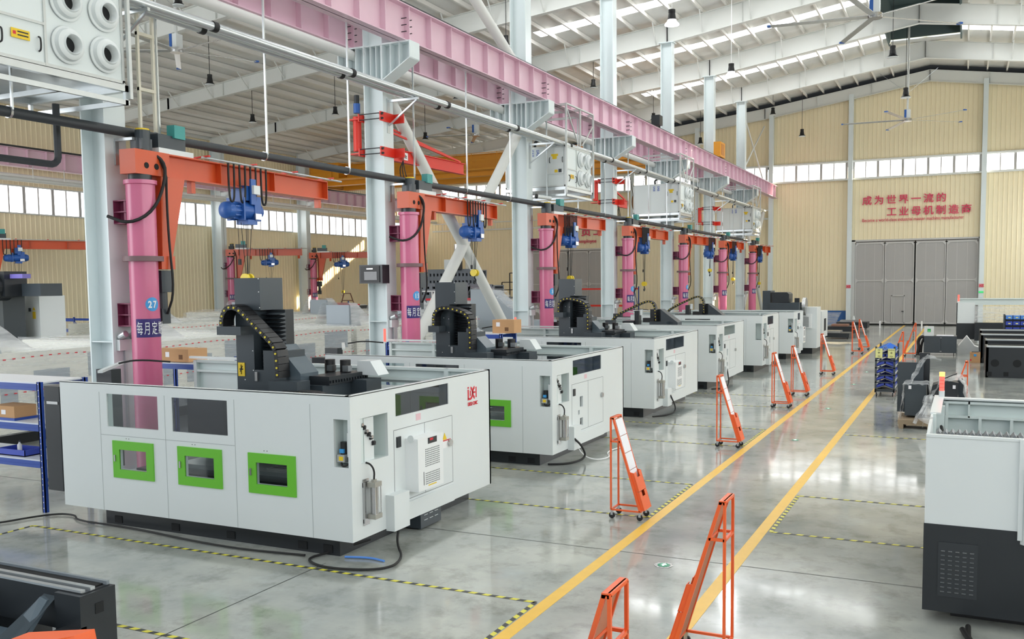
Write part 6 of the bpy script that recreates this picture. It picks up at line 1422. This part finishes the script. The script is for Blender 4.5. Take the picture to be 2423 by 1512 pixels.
LP = [(-10.66, 36.3, 13.5, .5, 'large lit lamp before the fifth tall column, brightest in the hall', 1), (-10.64, 46.5, 13.5, .5, 'smaller lit lamp between the sixth and seventh tall columns', 1),
      (-3.48, 50, 14.3, .5, 'unlit lamp below the ridge vent, nearer one', 0), (-3.42, 60.1, 14.1, .5, 'unlit lamp just above the farther ceiling fan', 0), (-13.1, 70.8, 15.6, .45, 'unlit lamp at the eave left of the far gable', 0), (-11.12, 71.6, 14.0, .45, 'unlit lamp against the cream gable wall', 0),
      (-18.8, 38, 14, .4, 'unlit lamp left of the third tall column top', 0), (-18.6, 48.3, 14, .4, 'unlit lamp between the third and fourth tall columns', 0), (-18.8, 59.8, 14.0, .42, 'unlit lamp left of the fifth tall column', 0), (-18.4, 70.3, 13.8, .42, 'unlit lamp just left of the sixth tall column, low', 0),
      (-34.9, 39.6, 12.2, .38, 'unlit left hall lamp above the nearest jib arm', 0), (-30, 31.4, 12.2, .38, 'unlit left hall lamp high behind the hanger rods', 0), (-30.7, 41.3, 12.5, .38, 'unlit left hall lamp left of the second tall column', 0), (-31, 51, 12.5, .4, 'unlit left hall lamp right of the second tall column', 0), (-24.5, 24.3, 13, .36, 'unlit lamp at the top edge behind the galvanised pipes', 0), (-24.2, 43, 13, .38, 'unlit left hall lamp below the rear pink girder', 0)]
for a in LP: lamp(a[0], a[1], a[2], a[3]*1.12, *a[4:])
# ------------------------------------------------------------------ ceiling fans
def fan(x, y, z, R, rot, lab, n=5, zt=None, bladem=None):
    t = thing('ceiling_fan', lab, 'fan', (x, y, z), 'large ceiling fans')
    MB(alum).cyl((x, y, z+.5), (x, y, (zt or roofz(x)-.3)), .06, 10).build('drop_rod', t)
    MB(white).box(x-.16, x+.16, y-.16, y+.16, z+.12, z+.62).use(blueh).box(x-.17, x-.05, y-.18, y-.16, z+.15, z+.62).build('motor', t)
    MB(brushed).cyl((x, y, z-.05), (x, y, z+.12), .24, 20).build('hub', t, True)
    for k in range(n):
        a = rot+2*PI*k/n; d = Vector((math.cos(a), math.sin(a), 0)); p = Vector((x, y, z+.03)); nrm = Vector((-d.y, d.x, 0))
        b = MB(bladem or mat('fan_blade', (196, 198, 198), .25, metal=.6)); w = .1
        A = p+d*.2; B = p+d*R
        b.hexa([A-nrm*w-Vector((0, 0, .03)), A+nrm*w+Vector((0, 0, .01)), B+nrm*w*.9+Vector((0, 0, .01)), B-nrm*w*.9-Vector((0, 0, .03)), A-nrm*w-Vector((0, 0, .015)), A+nrm*w+Vector((0, 0, .03)), B+nrm*w*.9+Vector((0, 0, .03)), B-nrm*w*.9-Vector((0, 0, .015))])
        bo = b.build('blade', t)
        MB(blueh).beam(B, B+d*.12, w*1.9, .06).build('blade_tip', bo)
    MB(steel).cyl((x, y, z+1.6), (x-1.6, y, z+2.9), .01, 4).cyl((x, y, z+1.6), (x+1.6, y, z+2.9), .01, 4).build('guy_wire', t)
fan(-3.02, 34.9, 12.44, 3.5, 3.25, 'large ceiling fan at the top right, nearest')
fan(-3.31, 60.3, 12.78, 3.6, 3.2, 'large ceiling fan in front of the far gable wall')
fan(-26.6, 26.2, 12.1, 3.0, 3.6, 'ceiling fan of the left hall beside the nearest air unit')
fan(-27.1, 50.5, 12.4, 3.0, 3.4, 'distant ceiling fan of the left hall behind the girder')
# camera on the third column, cable tray
t = thing('security_camera', 'white security camera on the third tall column', 'camera', (-13.8, ROWY[2]+.4, 6.4))
MB(white).cyl((-13.75, ROWY[2]+.3, 6.45), (-13.4, ROWY[2]+.7, 6.4), .07, 12).use(black).cyl((-13.8, ROWY[2]+.25, 6.46), (-13.75, ROWY[2]+.3, 6.45), .08, 12).build('camera_body', t, True)
t = thing('cable_ladder', 'white vertical cable ladder at the nearest air unit', 'ladder', (-14.6, 12.9, 5))
MB(mat('cream_steel', (224, 218, 200), .5)).box(-13.8, -13.75, 12.6, 12.65, 5.9, 9.6).box(-13.8, -13.75, 12.95, 13.0, 5.9, 9.6).box(-13.82, -13.74, 12.6, 13.0, 7.0, 7.06).box(-13.82, -13.74, 12.6, 13.0, 8.0, 8.06).box(-13.82, -13.74, 12.6, 13.0, 6.0, 6.06).build('ladder_frame', t)
